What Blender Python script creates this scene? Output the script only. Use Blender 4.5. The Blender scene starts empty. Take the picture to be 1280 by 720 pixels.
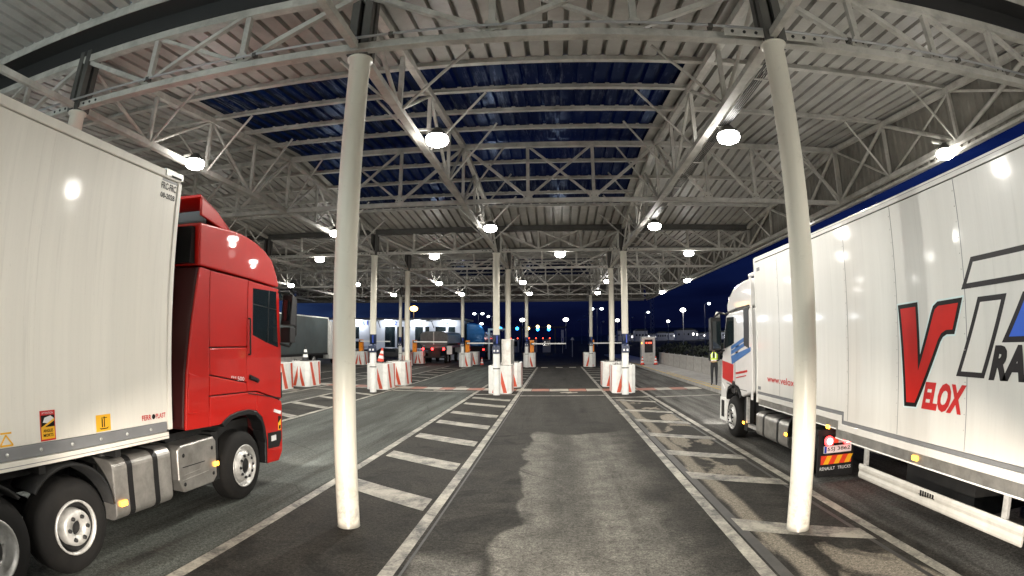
import bpy, bmesh, math, random
from mathutils import Vector, Matrix
random.seed(7)
R = math.radians
scn = bpy.context.scene
COL = scn.collection

# ------------------------------------------------------------------ materials
class NB:
    def __init__(s, name):
        s.m = bpy.data.materials.new(name); s.m.use_nodes = True
        s.t = s.m.node_tree; s.b = s.t.nodes['Principled BSDF']
    def n(s, kind, ins=None, **props):
        nd = s.t.nodes.new(kind)
        for k, v in props.items(): setattr(nd, k, v)
        for k, v in (ins or {}).items():
            if isinstance(v, bpy.types.NodeSocket): s.t.links.new(v, nd.inputs[k])
            else: nd.inputs[k].default_value = v
        return nd
    def link(s, sock, name): s.t.links.new(sock, s.b.inputs[name])
    def pos(s): return s.n('ShaderNodeTexCoord').outputs['Object']
    def noise(s, vec, scale, detail=4, rough=.55, dist=0):
        return s.n('ShaderNodeTexNoise', {'Vector': vec, 'Scale': scale, 'Detail': detail, 'Roughness': rough, 'Distortion': dist}).outputs['Fac']
    def ramp(s, fac, a, b, c0=(0, 0, 0, 1), c1=(1, 1, 1, 1)):
        r = s.n('ShaderNodeValToRGB', {'Fac': fac}); e = r.color_ramp.elements
        e[0].position = a; e[1].position = b; e[0].color = c0; e[1].color = c1
        return r.outputs['Color']
    def mix(s, fac, a, b, mode='MIX'):
        m = s.n('ShaderNodeMix', data_type='RGBA', blend_type=mode)
        for k, v in ((0, fac), (6, a), (7, b)):
            if isinstance(v, bpy.types.NodeSocket): s.t.links.new(v, m.inputs[k])
            else: m.inputs[k].default_value = v if k == 0 else (tuple(v) + (1,))[:4]
        return m.outputs[2]
    def math(s, op, a, b=0.0, c=None):
        m = s.n('ShaderNodeMath', operation=op)
        for i, v in enumerate((a, b, c)):
            if v is None: continue
            if isinstance(v, bpy.types.NodeSocket): s.t.links.new(v, m.inputs[i])
            else: m.inputs[i].default_value = v
        return m.outputs[0]
    def step(s, x, a, soft):
        m = s.n('ShaderNodeMapRange', {'Value': x, 'From Min': a - soft, 'From Max': a + soft}, interpolation_type='SMOOTHSTEP')
        return m.outputs[0]
    def band(s, x, a, b, soft):
        return s.math('MULTIPLY', s.step(x, a, soft), s.math('SUBTRACT', 1.0, s.step(x, b, soft)))

def pbr(name, col, rough=.5, metal=0., var=.12, scale=3., bump=0., coat=0., spec=.5, dirt=0., dcol=(.10, .09, .075), bscale=40.):
    n = NB(name); p = n.pos()
    nz = n.noise(p, scale, 5, .6)
    c0 = tuple(max(0, x * (1 - var)) for x in col); c1 = tuple(min(1, x * (1 + var)) for x in col)
    c = n.mix(n.ramp(nz, .3, .7), c0, c1)
    if dirt > 0:
        dz = n.noise(p, scale * .8 + .4, 8, .7, .6)
        c = n.mix(n.math('MULTIPLY', n.ramp(dz, .45, .75), dirt), c, dcol)
    n.link(c, 'Base Color')
    rz = n.math('ADD', n.math('MULTIPLY', nz, .25 * rough), rough * .87)
    n.link(rz, 'Roughness')
    n.b.inputs['Metallic'].default_value = metal
    n.b.inputs['Specular IOR Level'].default_value = spec
    n.b.inputs['Coat Weight'].default_value = coat
    n.b.inputs['Coat Roughness'].default_value = .06
    if bump:
        bz = n.noise(p, bscale, 3)
        b = n.n('ShaderNodeBump', {'Strength': bump, 'Distance': .01, 'Height': bz})
        n.link(b.outputs[0], 'Normal')
    return n.m

def glow(name, col, strength, base=(.8, .8, .8), sample='NONE'):
    n = NB(name)
    n.b.inputs['Base Color'].default_value = tuple(base) + (1,)
    n.b.inputs['Emission Color'].default_value = tuple(col) + (1,)
    n.b.inputs['Emission Strength'].default_value = strength
    n.m.cycles.emission_sampling = sample
    return n.m

M = {}
M['cream'] = pbr('cream_paint', (.74, .71, .60), .28, var=.05, scale=1.2, dirt=.18, bump=.05, bscale=9)
M['steel'] = pbr('grey_beige_steel', (.50, .487, .445), .5, var=.18, scale=2.5, dirt=.5, dcol=(.09, .08, .065))
M['darksteel'] = pbr('dark_steel', (.075, .072, .066), .5, var=.2, scale=3)
M['gutter'] = pbr('gutter_dark', (.02, .02, .02), .7)
M['roof'] = pbr('roof_sheet', (.37, .362, .335), .5, var=.20, scale=.9, dirt=.5, dcol=(.17, .155, .13), bump=.06, bscale=14)
M['fascia'] = pbr('fascia_sheet', (.22, .21, .185), .55, var=.16, scale=1.4, dirt=.4, dcol=(.12, .11, .1))
M['white_sheet'] = pbr('trailer_white', (.78, .75, .66), .36, var=.02, scale=.7, dirt=.05, dcol=(.5, .47, .4), coat=.3, bump=.02, bscale=3)
M['white_sheet2'] = pbr('box_white', (.72, .71, .66), .30, var=.025, scale=.8, dirt=.05, dcol=(.5, .48, .43), coat=.35, bump=.03, bscale=2.5)
M['white_paint'] = pbr('cab_white', (.74, .73, .71), .25, var=.03, coat=.7, dirt=.08)
M['offwhite'] = pbr('weathered_white', (.78, .785, .75), .5, var=.07, scale=4, dirt=.28, dcol=(.34, .31, .26))
M['concrete'] = pbr('concrete', (.36, .35, .33), .85, var=.2, scale=3, dirt=.4, bump=.3)
M['red'] = pbr('red_paint', (.43, .0058, .002), .40, var=.08, spec=.3, coat=.45, scale=2, dirt=.08, dcol=(.12, .02, .015))
_t = M['red'].node_tree; _b = _t.nodes['Principled BSDF']
_v = _t.nodes.new('ShaderNodeTexVoronoi'); _v.inputs['Scale'].default_value = 17; _v.inputs['Randomness'].default_value = 1
_c = _t.nodes.new('ShaderNodeTexCoord'); _t.links.new(_c.outputs['Object'], _v.inputs['Vector'])
_m = _t.nodes.new('ShaderNodeMapRange'); _m.inputs['From Min'].default_value = .0; _m.inputs['From Max'].default_value = .16; _m.inputs['To Min'].default_value = 1; _m.inputs['To Max'].default_value = 0; _m.interpolation_type = 'SMOOTHSTEP'
_t.links.new(_v.outputs['Distance'], _m.inputs['Value'])
_u = _t.nodes.new('ShaderNodeBump'); _u.inputs['Strength'].default_value = .6; _u.inputs['Distance'].default_value = .006
_t.links.new(_m.outputs[0], _u.inputs['Height']); _t.links.new(_u.outputs[0], _b.inputs['Coat Normal']); _b.inputs['Coat Roughness'].default_value = .03; _b.inputs['Coat Weight'].default_value = .65
M['darkred'] = pbr('dark_red_inner', (.035, .002, .002), .55)
M['redstripe'] = pbr('red_stripe', (.62, .075, .03), .5, var=.12, scale=6, dirt=.25, dcol=(.4, .2, .14))
M['orange'] = pbr('orange_paint', (.75, .24, .01), .4, var=.06)
M['black'] = pbr('black_plastic', (.006, .006, .0065), .42, var=.2)
M['rubber'] = pbr('tyre_rubber', (.0075, .0073, .007), .8, var=.35, scale=6, dirt=.3, dcol=(.022, .02, .017), spec=.25)
M['chassis'] = pbr('chassis_black', (.009, .0095, .010), .6, var=.4, scale=5, dirt=.4, dcol=(.030, .029, .025), spec=.3)
M['alu'] = pbr('brushed_aluminium', (.44, .43, .405), .38, metal=.8, var=.22, scale=5, dirt=.5, dcol=(.2, .19, .17), bump=.1, bscale=16)
M['rim'] = pbr('wheel_steel', (.52, .52, .50), .42, metal=.45, var=.15, scale=9, dirt=.6, dcol=(.14, .13, .11))
def streaks(key, col, dirt, rough):
    n = NB(key); p = n.pos()
    v = n.n('ShaderNodeMapping', {'Vector': p, 'Scale': (1, 2.6, .12)}).outputs[0]
    a = n.noise(v, 1.2, 7, .65); b = n.noise(n.n('ShaderNodeMapping', {'Vector': p, 'Scale': (1, 9, .35)}).outputs[0], 1.5, 6, .7); g_ = n.noise(p, 34, 4, .7)
    c = n.mix(n.ramp(a, .3, .7), tuple(x * .90 for x in col), tuple(min(1, x * 1.03) for x in col))
    c = n.mix(n.math('MULTIPLY', n.ramp(b, .56, .80), dirt), c, tuple(x * .55 for x in col))
    c = n.mix(n.math('MULTIPLY', n.ramp(g_, .60, .80), dirt * .8), c, tuple(x * .6 for x in col))
    z = n.n('ShaderNodeSeparateXYZ', {'Vector': p}).outputs[2]
    low = n.math('MULTIPLY', n.math('SUBTRACT', 1.0, n.step(n.math('ADD', z, n.math('MULTIPLY', b, .5)), 1.65, .22)), .22)
    c = n.mix(low, c, (.36, .33, .28))
    n.link(c, 'Base Color'); n.link(n.math('ADD', rough, n.math('MULTIPLY', b, .2)), 'Roughness')
    n.b.inputs['Coat Weight'].default_value = .3; n.b.inputs['Coat Roughness'].default_value = .07
    h = n.math('ADD', n.noise(n.n('ShaderNodeMapping', {'Vector': p, 'Scale': (1, 1.2, .35)}).outputs[0], 1.6, 2), n.math('MULTIPLY', n.noise(p, 60, 2), .04))
    n.link(n.n('ShaderNodeBump', {'Strength': .10, 'Distance': .05, 'Height': h}).outputs[0], 'Normal')
    return n.m
M['white_sheet'] = streaks('trailer_white', (.78, .755, .685), .35, .28); M['white_sheet2'] = streaks('box_white', (.72, .712, .675), .4, .25)
M['greyband'] = pbr('grey_band', (.17, .175, .18), .45, var=.1)
M['glass'] = pbr('dark_glass', (.012, .018, .02), .06, var=.1, spec=.6)
M['glass'].node_tree.nodes['Principled BSDF'].inputs['Coat Weight'].default_value = .5
M['yellow'] = pbr('sticker_yellow', (.80, .42, .02), .4, var=.06)
M['guardrail'] = pbr('guard_rail_grey', (.46, .45, .41), .4, var=.15, scale=3, dirt=.4, dcol=(.2, .19, .16))
M['ink'] = pbr('sticker_and_shade_black', (.005, .005, .005), .45, spec=.2)
M['inkred'] = pbr('sticker_red', (.50, .012, .012), .4, var=.08)
M['inkred2'] = pbr('letter_red', (.50, .012, .008), .36, var=.10, coat=.1, spec=.25)
M['inkblue'] = pbr('letter_blue', (.03, .12, .62), .35, coat=.3)
M['inkgrey'] = pbr('letter_charcoal', (.022, .020, .022), .4, var=.25, spec=.25)
M['stripeblue'] = pbr('stripe_blue', (.03, .13, .36), .35, var=.1)
M['halo'] = pbr('letter_pale_blue', (.62, .75, .75), .35)
M['plate'] = pbr('plate_white', (.72, .72, .72), .4)
M['plateblue'] = pbr('plate_blue', (.02, .06, .4), .4)
M['navy'] = pbr('navy_wrap', (.014, .024, .06), .4, var=.4, scale=12)
M['skin'] = pbr('skin', (.55, .32, .23), .5)
M['cloth'] = pbr('dark_cloth', (.018, .018, .022), .85, bump=.2)
M['vest'] = pbr('hi_vis_vest', (.55, .75, .04), .6)
M['reflect'] = pbr('reflective_tape', (.75, .76, .74), .35)
M['hair'] = pbr('brown_hair', (.06, .035, .02), .7)
M['conered'] = pbr('cone_red', (.68, .05, .02), .5)
M['leaf'] = pbr('dark_foliage', (.012, .018, .008), .85, var=.5, scale=2)
M['hill'] = pbr('hill_dark', (.03, .032, .028), .9, var=.4, scale=.02)
M['booth'] = pbr('booth_wall', (.55, .57, .62), .5, var=.06, scale=.6, dirt=.15)
M['kiosk'] = pbr('kiosk_grey', (.42, .43, .42), .4, var=.08)
M['screen'] = pbr('kiosk_screen', (.02, .02, .022), .2)
M['curtain'] = pbr('dark_curtain', (.05, .068, .068), .55, var=.25, scale=1.2, dirt=.25)
M['tankgrey'] = pbr('tank_grey', (.11, .112, .112), .35, metal=.3, var=.25, dirt=.3)
M['tankblue'] = pbr('tank_blue', (.02, .17, .42), .16, metal=.35, var=.15, coat=.6)
M['pole'] = pbr('pole_galvanised', (.40, .41, .42), .5, metal=.3)
M['town'] = pbr('distant_plaster', (.34, .34, .36), .8, var=.25, scale=.05)
M['lens'] = glow('lamp_lens', (1., .97, .92), 48, sample='AUTO')
M['lens_far'] = glow('far_lamp_lens', (1., .97, .92), 9)
M['lens_cool'] = glow('cool_lamp_lens', (.86, .95, 1.), 9)
M['lens_sodium'] = glow('sodium_lens', (1., .52, .12), 14)
M['amber'] = glow('amber_marker', (1., .42, .03), 7, (.8, .3, .02))
M['tail'] = glow('tail_lamp', (1., .03, .03), 9, (.6, .01, .01))
M['tailcore'] = glow('tail_lamp_core', (1., .55, .5), 9, (.8, .3, .3))
M['led'] = glow('red_led', (1., .06, .03), 6, (.2, .01, .01))
M['blueled'] = glow('blue_signal', (.02, .28, 1.), 11, (.02, .1, .4))
M['amberled'] = glow('amber_signal', (1., .72, .28), 8, (.4, .3, .1))
M['tube'] = glow('tube_light', (.93, .97, 1.), 5)
M['digit'] = glow('sign_digit', (.04, .12, .8), .05, (.02, .06, .45))
M['head'] = glow('headlamp_lens', (1., .95, .86), 8)

def column_mat():
    n = NB('cream_column'); p = n.pos(); z = n.n('ShaderNodeSeparateXYZ', {'Vector': p}).outputs[2]
    v = n.n('ShaderNodeMapping', {'Vector': p, 'Scale': (3, 3, .22)}).outputs[0]
    a = n.noise(v, 1.5, 7, .65); b = n.noise(p, 7, 7, .7, .5)
    c = n.mix(n.ramp(a, .3, .7), (.66, .635, .545), (.76, .735, .635))
    c = n.mix(n.math('MULTIPLY', n.ramp(b, .60, .72), .30), c, (.36, .33, .27))
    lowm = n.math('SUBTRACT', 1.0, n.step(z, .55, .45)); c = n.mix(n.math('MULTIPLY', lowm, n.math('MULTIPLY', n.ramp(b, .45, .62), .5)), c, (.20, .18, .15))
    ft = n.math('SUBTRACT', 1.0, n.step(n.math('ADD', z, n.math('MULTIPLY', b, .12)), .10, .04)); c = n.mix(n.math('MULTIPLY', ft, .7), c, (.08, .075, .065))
    n.link(c, 'Base Color'); n.link(n.math('ADD', .22, n.math('MULTIPLY', b, .25)), 'Roughness')
    n.link(n.n('ShaderNodeBump', {'Strength': .08, 'Distance': .01, 'Height': b}).outputs[0], 'Normal')
    return n.m
M['cream'] = column_mat()
def paint_mat(name, col, lo, hi, under=(.055, .053, .048)):
    n = NB(name); p = n.pos()
    w = n.noise(p, 2.2, 9, .72, .4); f = n.noise(p, 30, 3)
    k = n.ramp(n.math('ADD', n.math('MULTIPLY', w, .8), n.math('MULTIPLY', f, .2)), lo, hi)
    v = n.mix(n.noise(p, .8), tuple(x * .8 for x in col), col)
    n.link(n.mix(k, v, under), 'Base Color'); n.b.inputs['Roughness'].default_value = .6
    return n.m
M['line'] = paint_mat('road_paint_white', (.39, .368, .305), .40, .60)
M['hatch'] = paint_mat('road_paint_hatch', (.35, .328, .27), .42, .60)
M['fadedred'] = paint_mat('road_paint_faded_red', (.42, .14, .08), .45, .72, (.10, .085, .075))
M['fadedwhite'] = paint_mat('road_paint_faded_white', (.50, .46, .38), .45, .75, (.10, .09, .08))
M['kerbyellow'] = paint_mat('kerb_paint_yellow', (.55, .37, .06), .5, .74, (.2, .18, .13))

M['seal'] = pbr('bitumen_seal', (.02, .019, .017), .6, var=.3, scale=5, dirt=.4, dcol=(.08, .075, .062))
def asphalt():
    n = NB('asphalt'); p = n.pos()
    sx = n.n('ShaderNodeSeparateXYZ', {'Vector': p}); x0, y0 = sx.outputs[0], sx.outputs[1]
    big = n.noise(p, .33, 6, .62, .3); mid = n.noise(p, 1.7, 7, .65, .5); fine = n.noise(p, 55, 3, .6)
    str_v = n.n('ShaderNodeMapping', {'Vector': p, 'Scale': (2.2, .16, 1)}).outputs[0]
    streak = n.noise(str_v, 1.3, 6, .6)
    wob = n.math('MULTIPLY', n.math('SUBTRACT', n.noise(p, .36, 3, .5, .6), .5), 1.7)
    x = n.math('ADD', x0, wob); y = n.math('ADD', y0, n.math('MULTIPLY', wob, 2.0))
    c = n.mix(n.ramp(big, .3, .7), (.010, .0095, .0083), (.040, .038, .0335))
    c = n.mix(n.math('MULTIPLY', n.ramp(mid, .40, .66), .65), c, (.062, .058, .050))
    spot = n.noise(p, .8, 7, .68, 1.0)
    c = n.mix(n.math('MULTIPLY', n.ramp(spot, .52, .64), .8), c, (.011, .0105, .009))
    # lanes worn grey by traffic, streaked along the driving direction
    for (a, b, ya, yb, col, amt) in ((-7.3, -3.6, -20, 60, (.10, .11, .10), .9), (3.95, 6.6, -10, 40, (.14, .137, .127), .9),
                                     (-1.45, 1.9, 14, 46, (.055, .053, .047), .7), (-12, -9.3, -20, 60, (.11, .11, .10), .8)):
        k = n.math('MULTIPLY', n.band(n.math('ADD', x0, n.math('MULTIPLY', wob, .15)), a, b, .08), n.band(y0, ya, yb, 2.5))
        k = n.math('MULTIPLY', k, n.math('MULTIPLY', n.ramp(streak, .28, .62), amt))
        c = n.mix(k, c, col)
    # pale worn overlay with a scalloped edge in the middle lane
    k = n.math('MULTIPLY', n.math('MULTIPLY', n.step(x, -.55, .05), n.math('SUBTRACT', 1.0, n.step(x, 1.25, .5))), n.band(y, -3.0, 13.2, .12))
    k = n.math('MULTIPLY', k, n.math('MULTIPLY', n.ramp(mid, .25, .60, (.45, .45, .45, 1)), n.ramp(streak, .22, .55, (.35, .35, .35, 1))))
    c = n.mix(k, c, n.mix(n.ramp(n.noise(p, 3.2, 8, .7), .3, .68), (.105, .10, .088), (.215, .206, .18)))
    k = n.math('MULTIPLY', n.band(n.math('ADD', x0, n.math('MULTIPLY', wob, .35)), -1.45, -.72, .07), n.math('SUBTRACT', 1.0, n.step(y, 5.6, .25)))
    c = n.mix(n.math('MULTIPLY', k, n.math('MULTIPLY', n.ramp(mid, .25, .6, (.4, .4, .4, 1)), .85)), c, (.16, .153, .135))
    k = n.math('MULTIPLY', n.band(n.math('ADD', x0, n.math('MULTIPLY', wob, .25)), -.12, .38, .16), n.band(y0, 5.5, 13.5, 1.0))
    c = n.mix(n.math('MULTIPLY', k, n.math('MULTIPLY', n.ramp(mid, .35, .55), .65)), c, (.05, .048, .042))
    # oil down the middle of the lanes
    for (xc, w, ya, yb, amt) in ((.12, .42, 14.0, 21.5, .75), (.15, .30, 6, 13.5, .4), (.05, .35, 34, 46, .85), (-5.4, .5, 8, 30, .45)):
        k = n.math('MULTIPLY', n.band(x, xc - w, xc + w, .22), n.band(y, ya, yb, 1.2))
        c = n.mix(n.math('MULTIPLY', k, n.math('MULTIPLY', n.ramp(streak, .3, .6), amt)), c, (.022, .021, .019))
    # washed-in sand on the right-hand hatched strip
    k = n.math('MULTIPLY', n.band(x, 2.15, 3.45, .06), n.band(y0, -2, 21, 1.5))
    sd = n.math('MULTIPLY', k, n.ramp(n.noise(n.n('ShaderNodeMapping', {'Vector': p, 'Scale': (1.0, .55, 1)}).outputs[0], .95, 6, .5, .5), .545, .58))
    sd = n.math('MAXIMUM', sd, n.math('MULTIPLY', n.band(n.math('ADD', x0, n.math('MULTIPLY', wob, .2)), 2.32, 2.55, .05), n.band(y0, 3, 20.5, .4)))
    c = n.mix(n.math('MULTIPLY', sd, .8), c, (.23, .205, .165))
    # damp dirt along the left strip
    k = n.math('MULTIPLY', n.band(x0, -3.4, -1.75, .12), n.ramp(mid, .40, .62))
    c = n.mix(n.math('MULTIPLY', k, .35), c, (.03, .029, .026))
    grit = n.noise(p, 22, 4, .7)
    c = n.mix(.75, c, n.mix(n.ramp(grit, .3, .7), (.30, .30, .30), (1.6, 1.6, 1.6)), 'MULTIPLY')
    c = n.mix(.8, c, n.mix(n.ramp(fine, .3, .7), (.35, .35, .35), (1.6, 1.6, 1.6)), 'MULTIPLY')
    # fine cracks
    ck = n.n('ShaderNodeTexVoronoi', {'Vector': n.n('ShaderNodeVectorMath', {0: p, 1: (1, 1, 1)}, operation='ADD').outputs[0], 'Scale': .45}, feature='DISTANCE_TO_EDGE').outputs['Distance']
    k = n.math('MULTIPLY', n.math('SUBTRACT', 1.0, n.step(ck, .006, .005)), n.ramp(big, .5, .6))
    c = n.mix(n.math('MULTIPLY', k, .7), c, (.015, .015, .014))
    n.b.inputs['Specular IOR Level'].default_value = .10
    n.link(c, 'Base Color')
    n.link(n.math('ADD', .62, n.math('MULTIPLY', mid, .35)), 'Roughness')
    h = n.math('ADD', n.math('MULTIPLY', fine, .5), n.math('MULTIPLY', mid, .5))
    n.link(n.n('ShaderNodeBump', {'Strength': .35, 'Distance': .012, 'Height': h}).outputs[0], 'Normal')
    return n.m
M['asphalt'] = asphalt()

def skylight_mat():
    n = NB('tinted_skylight'); t = n.t; p = n.pos()
    st = n.noise(n.n('ShaderNodeMapping', {'Vector': p, 'Scale': (9, .8, 1)}).outputs[0], 1.4, 6, .7)
    tr = n.n('ShaderNodeBsdfTransparent', {'Color': (.075, .105, .125, 1)})
    gl = n.n('ShaderNodeBsdfGlossy', {'Color': (.25, .33, .5, 1), 'Roughness': .28})
    df = n.n('ShaderNodeBsdfDiffuse', {'Color': (.22, .25, .30, 1)})
    a = n.n('ShaderNodeMixShader', {0: n.math('MULTIPLY', n.math('MULTIPLY', n.ramp(st, .50, .66), n.ramp(n.noise(p, .6, 5, .7), .42, .62)), .55), 1: tr.outputs[0], 2: df.outputs[0]})
    b = n.n('ShaderNodeMixShader', {0: .10, 1: a.outputs[0], 2: gl.outputs[0]})
    t.links.new(b.outputs[0], t.nodes['Material Output'].inputs['Surface'])
    return n.m
M['skylight'] = skylight_mat()

# ------------------------------------------------------------------ mesh helper
class MB:
    def __init__(s): s.v = []; s.f = []; s.m = []; s.s = []; s.mats = []
    def mi(s, m):
        if m not in s.mats: s.mats.append(m)
        return s.mats.index(m)
    def add(s, vs, fs, m, smooth=False):
        o = len(s.v); i = s.mi(m); s.v += [tuple(v) for v in vs]
        for f in fs: s.f.append([o + k for k in f]); s.m.append(i); s.s.append(smooth)
        return s
    def box(s, x0, x1, y0, y1, z0, z1, m):
        v = [(x, y, z) for x in (x0, x1) for y in (y0, y1) for z in (z0, z1)]
        return s.add(v, [(0, 1, 3, 2), (4, 6, 7, 5), (0, 4, 5, 1), (2, 3, 7, 6), (0, 2, 6, 4), (1, 5, 7, 3)], m)
    def bar(s, p, q, w, h, m, up=(0, 0, 1)):
        p, q = Vector(p), Vector(q); d = (q - p).normalized(); u = Vector(up)
        if abs(d.dot(u)) > .98: u = Vector((0, 1, 0))
        a = d.cross(u).normalized() * (w / 2); b = a.cross(d).normalized() * (h / 2)
        v = [e + i * a + j * b for e in (p, q) for (i, j) in ((-1, -1), (1, -1), (1, 1), (-1, 1))]
        return s.add(v, [(3, 2, 1, 0), (4, 5, 6, 7), (0, 1, 5, 4), (1, 2, 6, 5), (2, 3, 7, 6), (3, 0, 4, 7)], m)
    def tube(s, p, q, r, m, n=12, r2=None, caps=True):
        p, q = Vector(p), Vector(q); d = (q - p).normalized(); r2 = r if r2 is None else r2
        u = Vector((0, 0, 1)) if abs(d.z) < .95 else Vector((1, 0, 0))
        a = d.cross(u).normalized(); b = a.cross(d)
        v = []
        for e, rr in ((p, r), (q, r2)):
            v += [e + rr * (math.cos(2 * math.pi * k / n) * a + math.sin(2 * math.pi * k / n) * b) for k in range(n)]
        s.add(v, [(k, (k + 1) % n, n + (k + 1) % n, n + k) for k in range(n)], m, True)
        if caps: s.add(v, [tuple(range(n - 1, -1, -1)), tuple(range(n, 2 * n))], m)
        return s
    def path(s, pts, r, m, n=8):
        for a, b in zip(pts, pts[1:]): s.tube(a, b, r, m, n)
        return s
    def prism(s, poly, ax, a, b, m):
        def P(u, w, e): return {'x': (e, u, w), 'y': (u, e, w), 'z': (u, w, e)}[ax]
        n = len(poly); v = [P(u, w, a) for u, w in poly] + [P(u, w, b) for u, w in poly]
        return s.add(v, [tuple(range(n - 1, -1, -1)), tuple(range(n, 2 * n))] + [(k, (k + 1) % n, n + (k + 1) % n, n + k) for k in range(n)], m)
    def lathe(s, prof, c, ax, m, n=24, smooth=True, a0=0., a1=2 * math.pi):
        c = Vector(c); full = abs(a1 - a0 - 2 * math.pi) < 1e-6; k_n = n if full else n + 1
        def P(r, h, t):
            q = (r * math.cos(t), r * math.sin(t))
            return c + Vector({'x': (h, q[0], q[1]), 'y': (q[0], h, q[1]), 'z': (q[0], q[1], h)}[ax])
        v = [P(r, h, a0 + (a1 - a0) * k / n) for k in range(k_n) for r, h in prof]; L = len(prof)
        f = []
        for k in range(n):
            k2 = (k + 1) % k_n
            for j in range(L - 1): f.append((k * L + j, k2 * L + j, k2 * L + j + 1, k * L + j + 1))
        return s.add(v, f, m, smooth)
    def sphere(s, c, r, m, n=12, sc=(1, 1, 1)):
        prof = [(max(1e-4, r * math.sin(math.pi * k / n)), -r * math.cos(math.pi * k / n)) for k in range(n + 1)]
        o = len(s.v); s.lathe(prof, (0, 0, 0), 'z', m, n * 2)
        for i in range(o, len(s.v)):
            x, y, z = s.v[i]; s.v[i] = (c[0] + x * sc[0], c[1] + y * sc[1], c[2] + z * sc[2])
        return s
    def sheet(s, x0, x1, y0, y1, z, m):
        return s.add([(x0, y0, z), (x1, y0, z), (x1, y1, z), (x0, y1, z)], [(0, 1, 2, 3)], m)
    def quad(s, pts, z, m): return s.add([(x, y, z) for x, y in pts], [tuple(range(len(pts)))], m)
    def text(s, txt, org, xd, yd, h, m, depth=.003, width=None, shear=0., bold=0., align='LEFT'):
        cu = bpy.data.curves.new('t', 'FONT'); cu.body = txt; cu.size = 1; cu.shear = shear; cu.offset = bold; cu.align_x = align
        cu.extrude = .0; cu.resolution_u = 3
        ob = bpy.data.objects.new('t', cu); COL.objects.link(ob)
        dg = bpy.context.evaluated_depsgraph_get(); dg.update(); me = ob.evaluated_get(dg).to_mesh()
        vs = [v.co.copy() for v in me.vertices]; fs = [tuple(p.vertices) for p in me.polygons]
        ob.evaluated_get(dg).to_mesh_clear(); bpy.data.objects.remove(ob); bpy.data.curves.remove(cu)
        if not vs: return s
        ys = [v.y for v in vs]; xs = [v.x for v in vs]; k = h / (max(ys) - min(ys)); kx = k
        if width: kx = width / (max(xs) - min(xs))
        xo = 0 if align == 'CENTER' else min(xs)
        xd, yd, org = Vector(xd), Vector(yd), Vector(org); nn = xd.cross(yd) * depth
        P = [org + xd * (v.x - xo) * kx + yd * (v.y - min(ys)) * k + nn for v in vs]
        return s.add(P, fs, m)
    def islands(s):
        root = list(range(len(s.v)))
        def find(i):
            while root[i] != i: root[i] = root[root[i]]; i = root[i]
            return i
        for f in s.f:
            for k in f[1:]: root[find(k)] = find(f[0])
        out = {}
        for f, m, sm in zip(s.f, s.m, s.s):
            b, mp = out.setdefault(find(f[0]), (MB(), {})); b.mats = s.mats
            for k in f:
                if k not in mp: mp[k] = len(b.v); b.v.append(s.v[k])
            b.f.append([mp[k] for k in f]); b.m.append(m); b.s.append(sm)
        return [b for b, _ in out.values()]
    def each(s, name, parent, **kw): return [b.build(name, parent, **kw) for b in s.islands()]
    def build(s, name, parent=None, bevel=0., label=None, seg=2, recalc=True, auto=None):
        me = bpy.data.meshes.new(name); me.from_pydata(s.v, [], s.f)
        for m in s.mats: me.materials.append(M[m])
        for p, i, sm in zip(me.polygons, s.m, s.s): p.material_index = i; p.use_smooth = sm
        if recalc:
            bm = bmesh.new(); bm.from_mesh(me); bmesh.ops.recalc_face_normals(bm, faces=bm.faces); bm.to_mesh(me); bm.free()
        o = bpy.data.objects.new(name, me); COL.objects.link(o)
        if parent is not None:
            o.parent = parent
            if parent.type == 'EMPTY': o.location = -parent.location
        if bevel:
            b = o.modifiers.new('bevel', 'BEVEL'); b.width = bevel; b.segments = seg; b.limit_method = 'ANGLE'; b.angle_limit = R(32); b.harden_normals = False
        if label: o['label'] = label
        return o

def thing(name, label, cat, loc=(0, 0, 0), group=None, kind=None):
    o = bpy.data.objects.new(name, None); COL.objects.link(o); o.location = loc
    o.empty_display_size = .2; o['label'] = label; o['category'] = cat
    if group: o['group'] = group
    return o
def tag(o, label, cat, group=None):
    o['label'] = label; o['category'] = cat
    if group: o['group'] = group
    return o
def struct(o, label=None, cat=None, kind='structure'):
    o['kind'] = kind
    if label: o['label'] = label; o['category'] = cat
    return o
def copy_tree(o, parent=None):
    c = o.copy(); COL.objects.link(c)
    if parent is not None: c.parent = parent
    for ch in list(o.children): copy_tree(ch, c)
    return c
def place(proto, loc, label, used, rz=None):
    o = proto if not used else copy_tree(proto)
    used.append(o); o.location = loc; o['label'] = label
    if rz is not None: o.rotation_euler = (0, 0, rz)
    return o
def lamp(name, loc, watts, col=(1, .95, .86), r=.1, parent=None, spot=None):
    l = bpy.data.lights.new(name, 'SPOT' if spot else 'POINT'); l.energy = watts; l.color = col; l.shadow_soft_size = r
    o = bpy.data.objects.new(name, l); COL.objects.link(o); o.location = loc
    if parent is not None:
        o.parent = parent
        if parent.type == 'EMPTY': o.location = Vector(loc) - parent.location
    if spot:
        l.spot_size = R(spot[1]); l.spot_blend = .4
        o.rotation_euler = Vector(spot[0]).to_track_quat('-Z', 'Y').to_euler()
    return o

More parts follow.
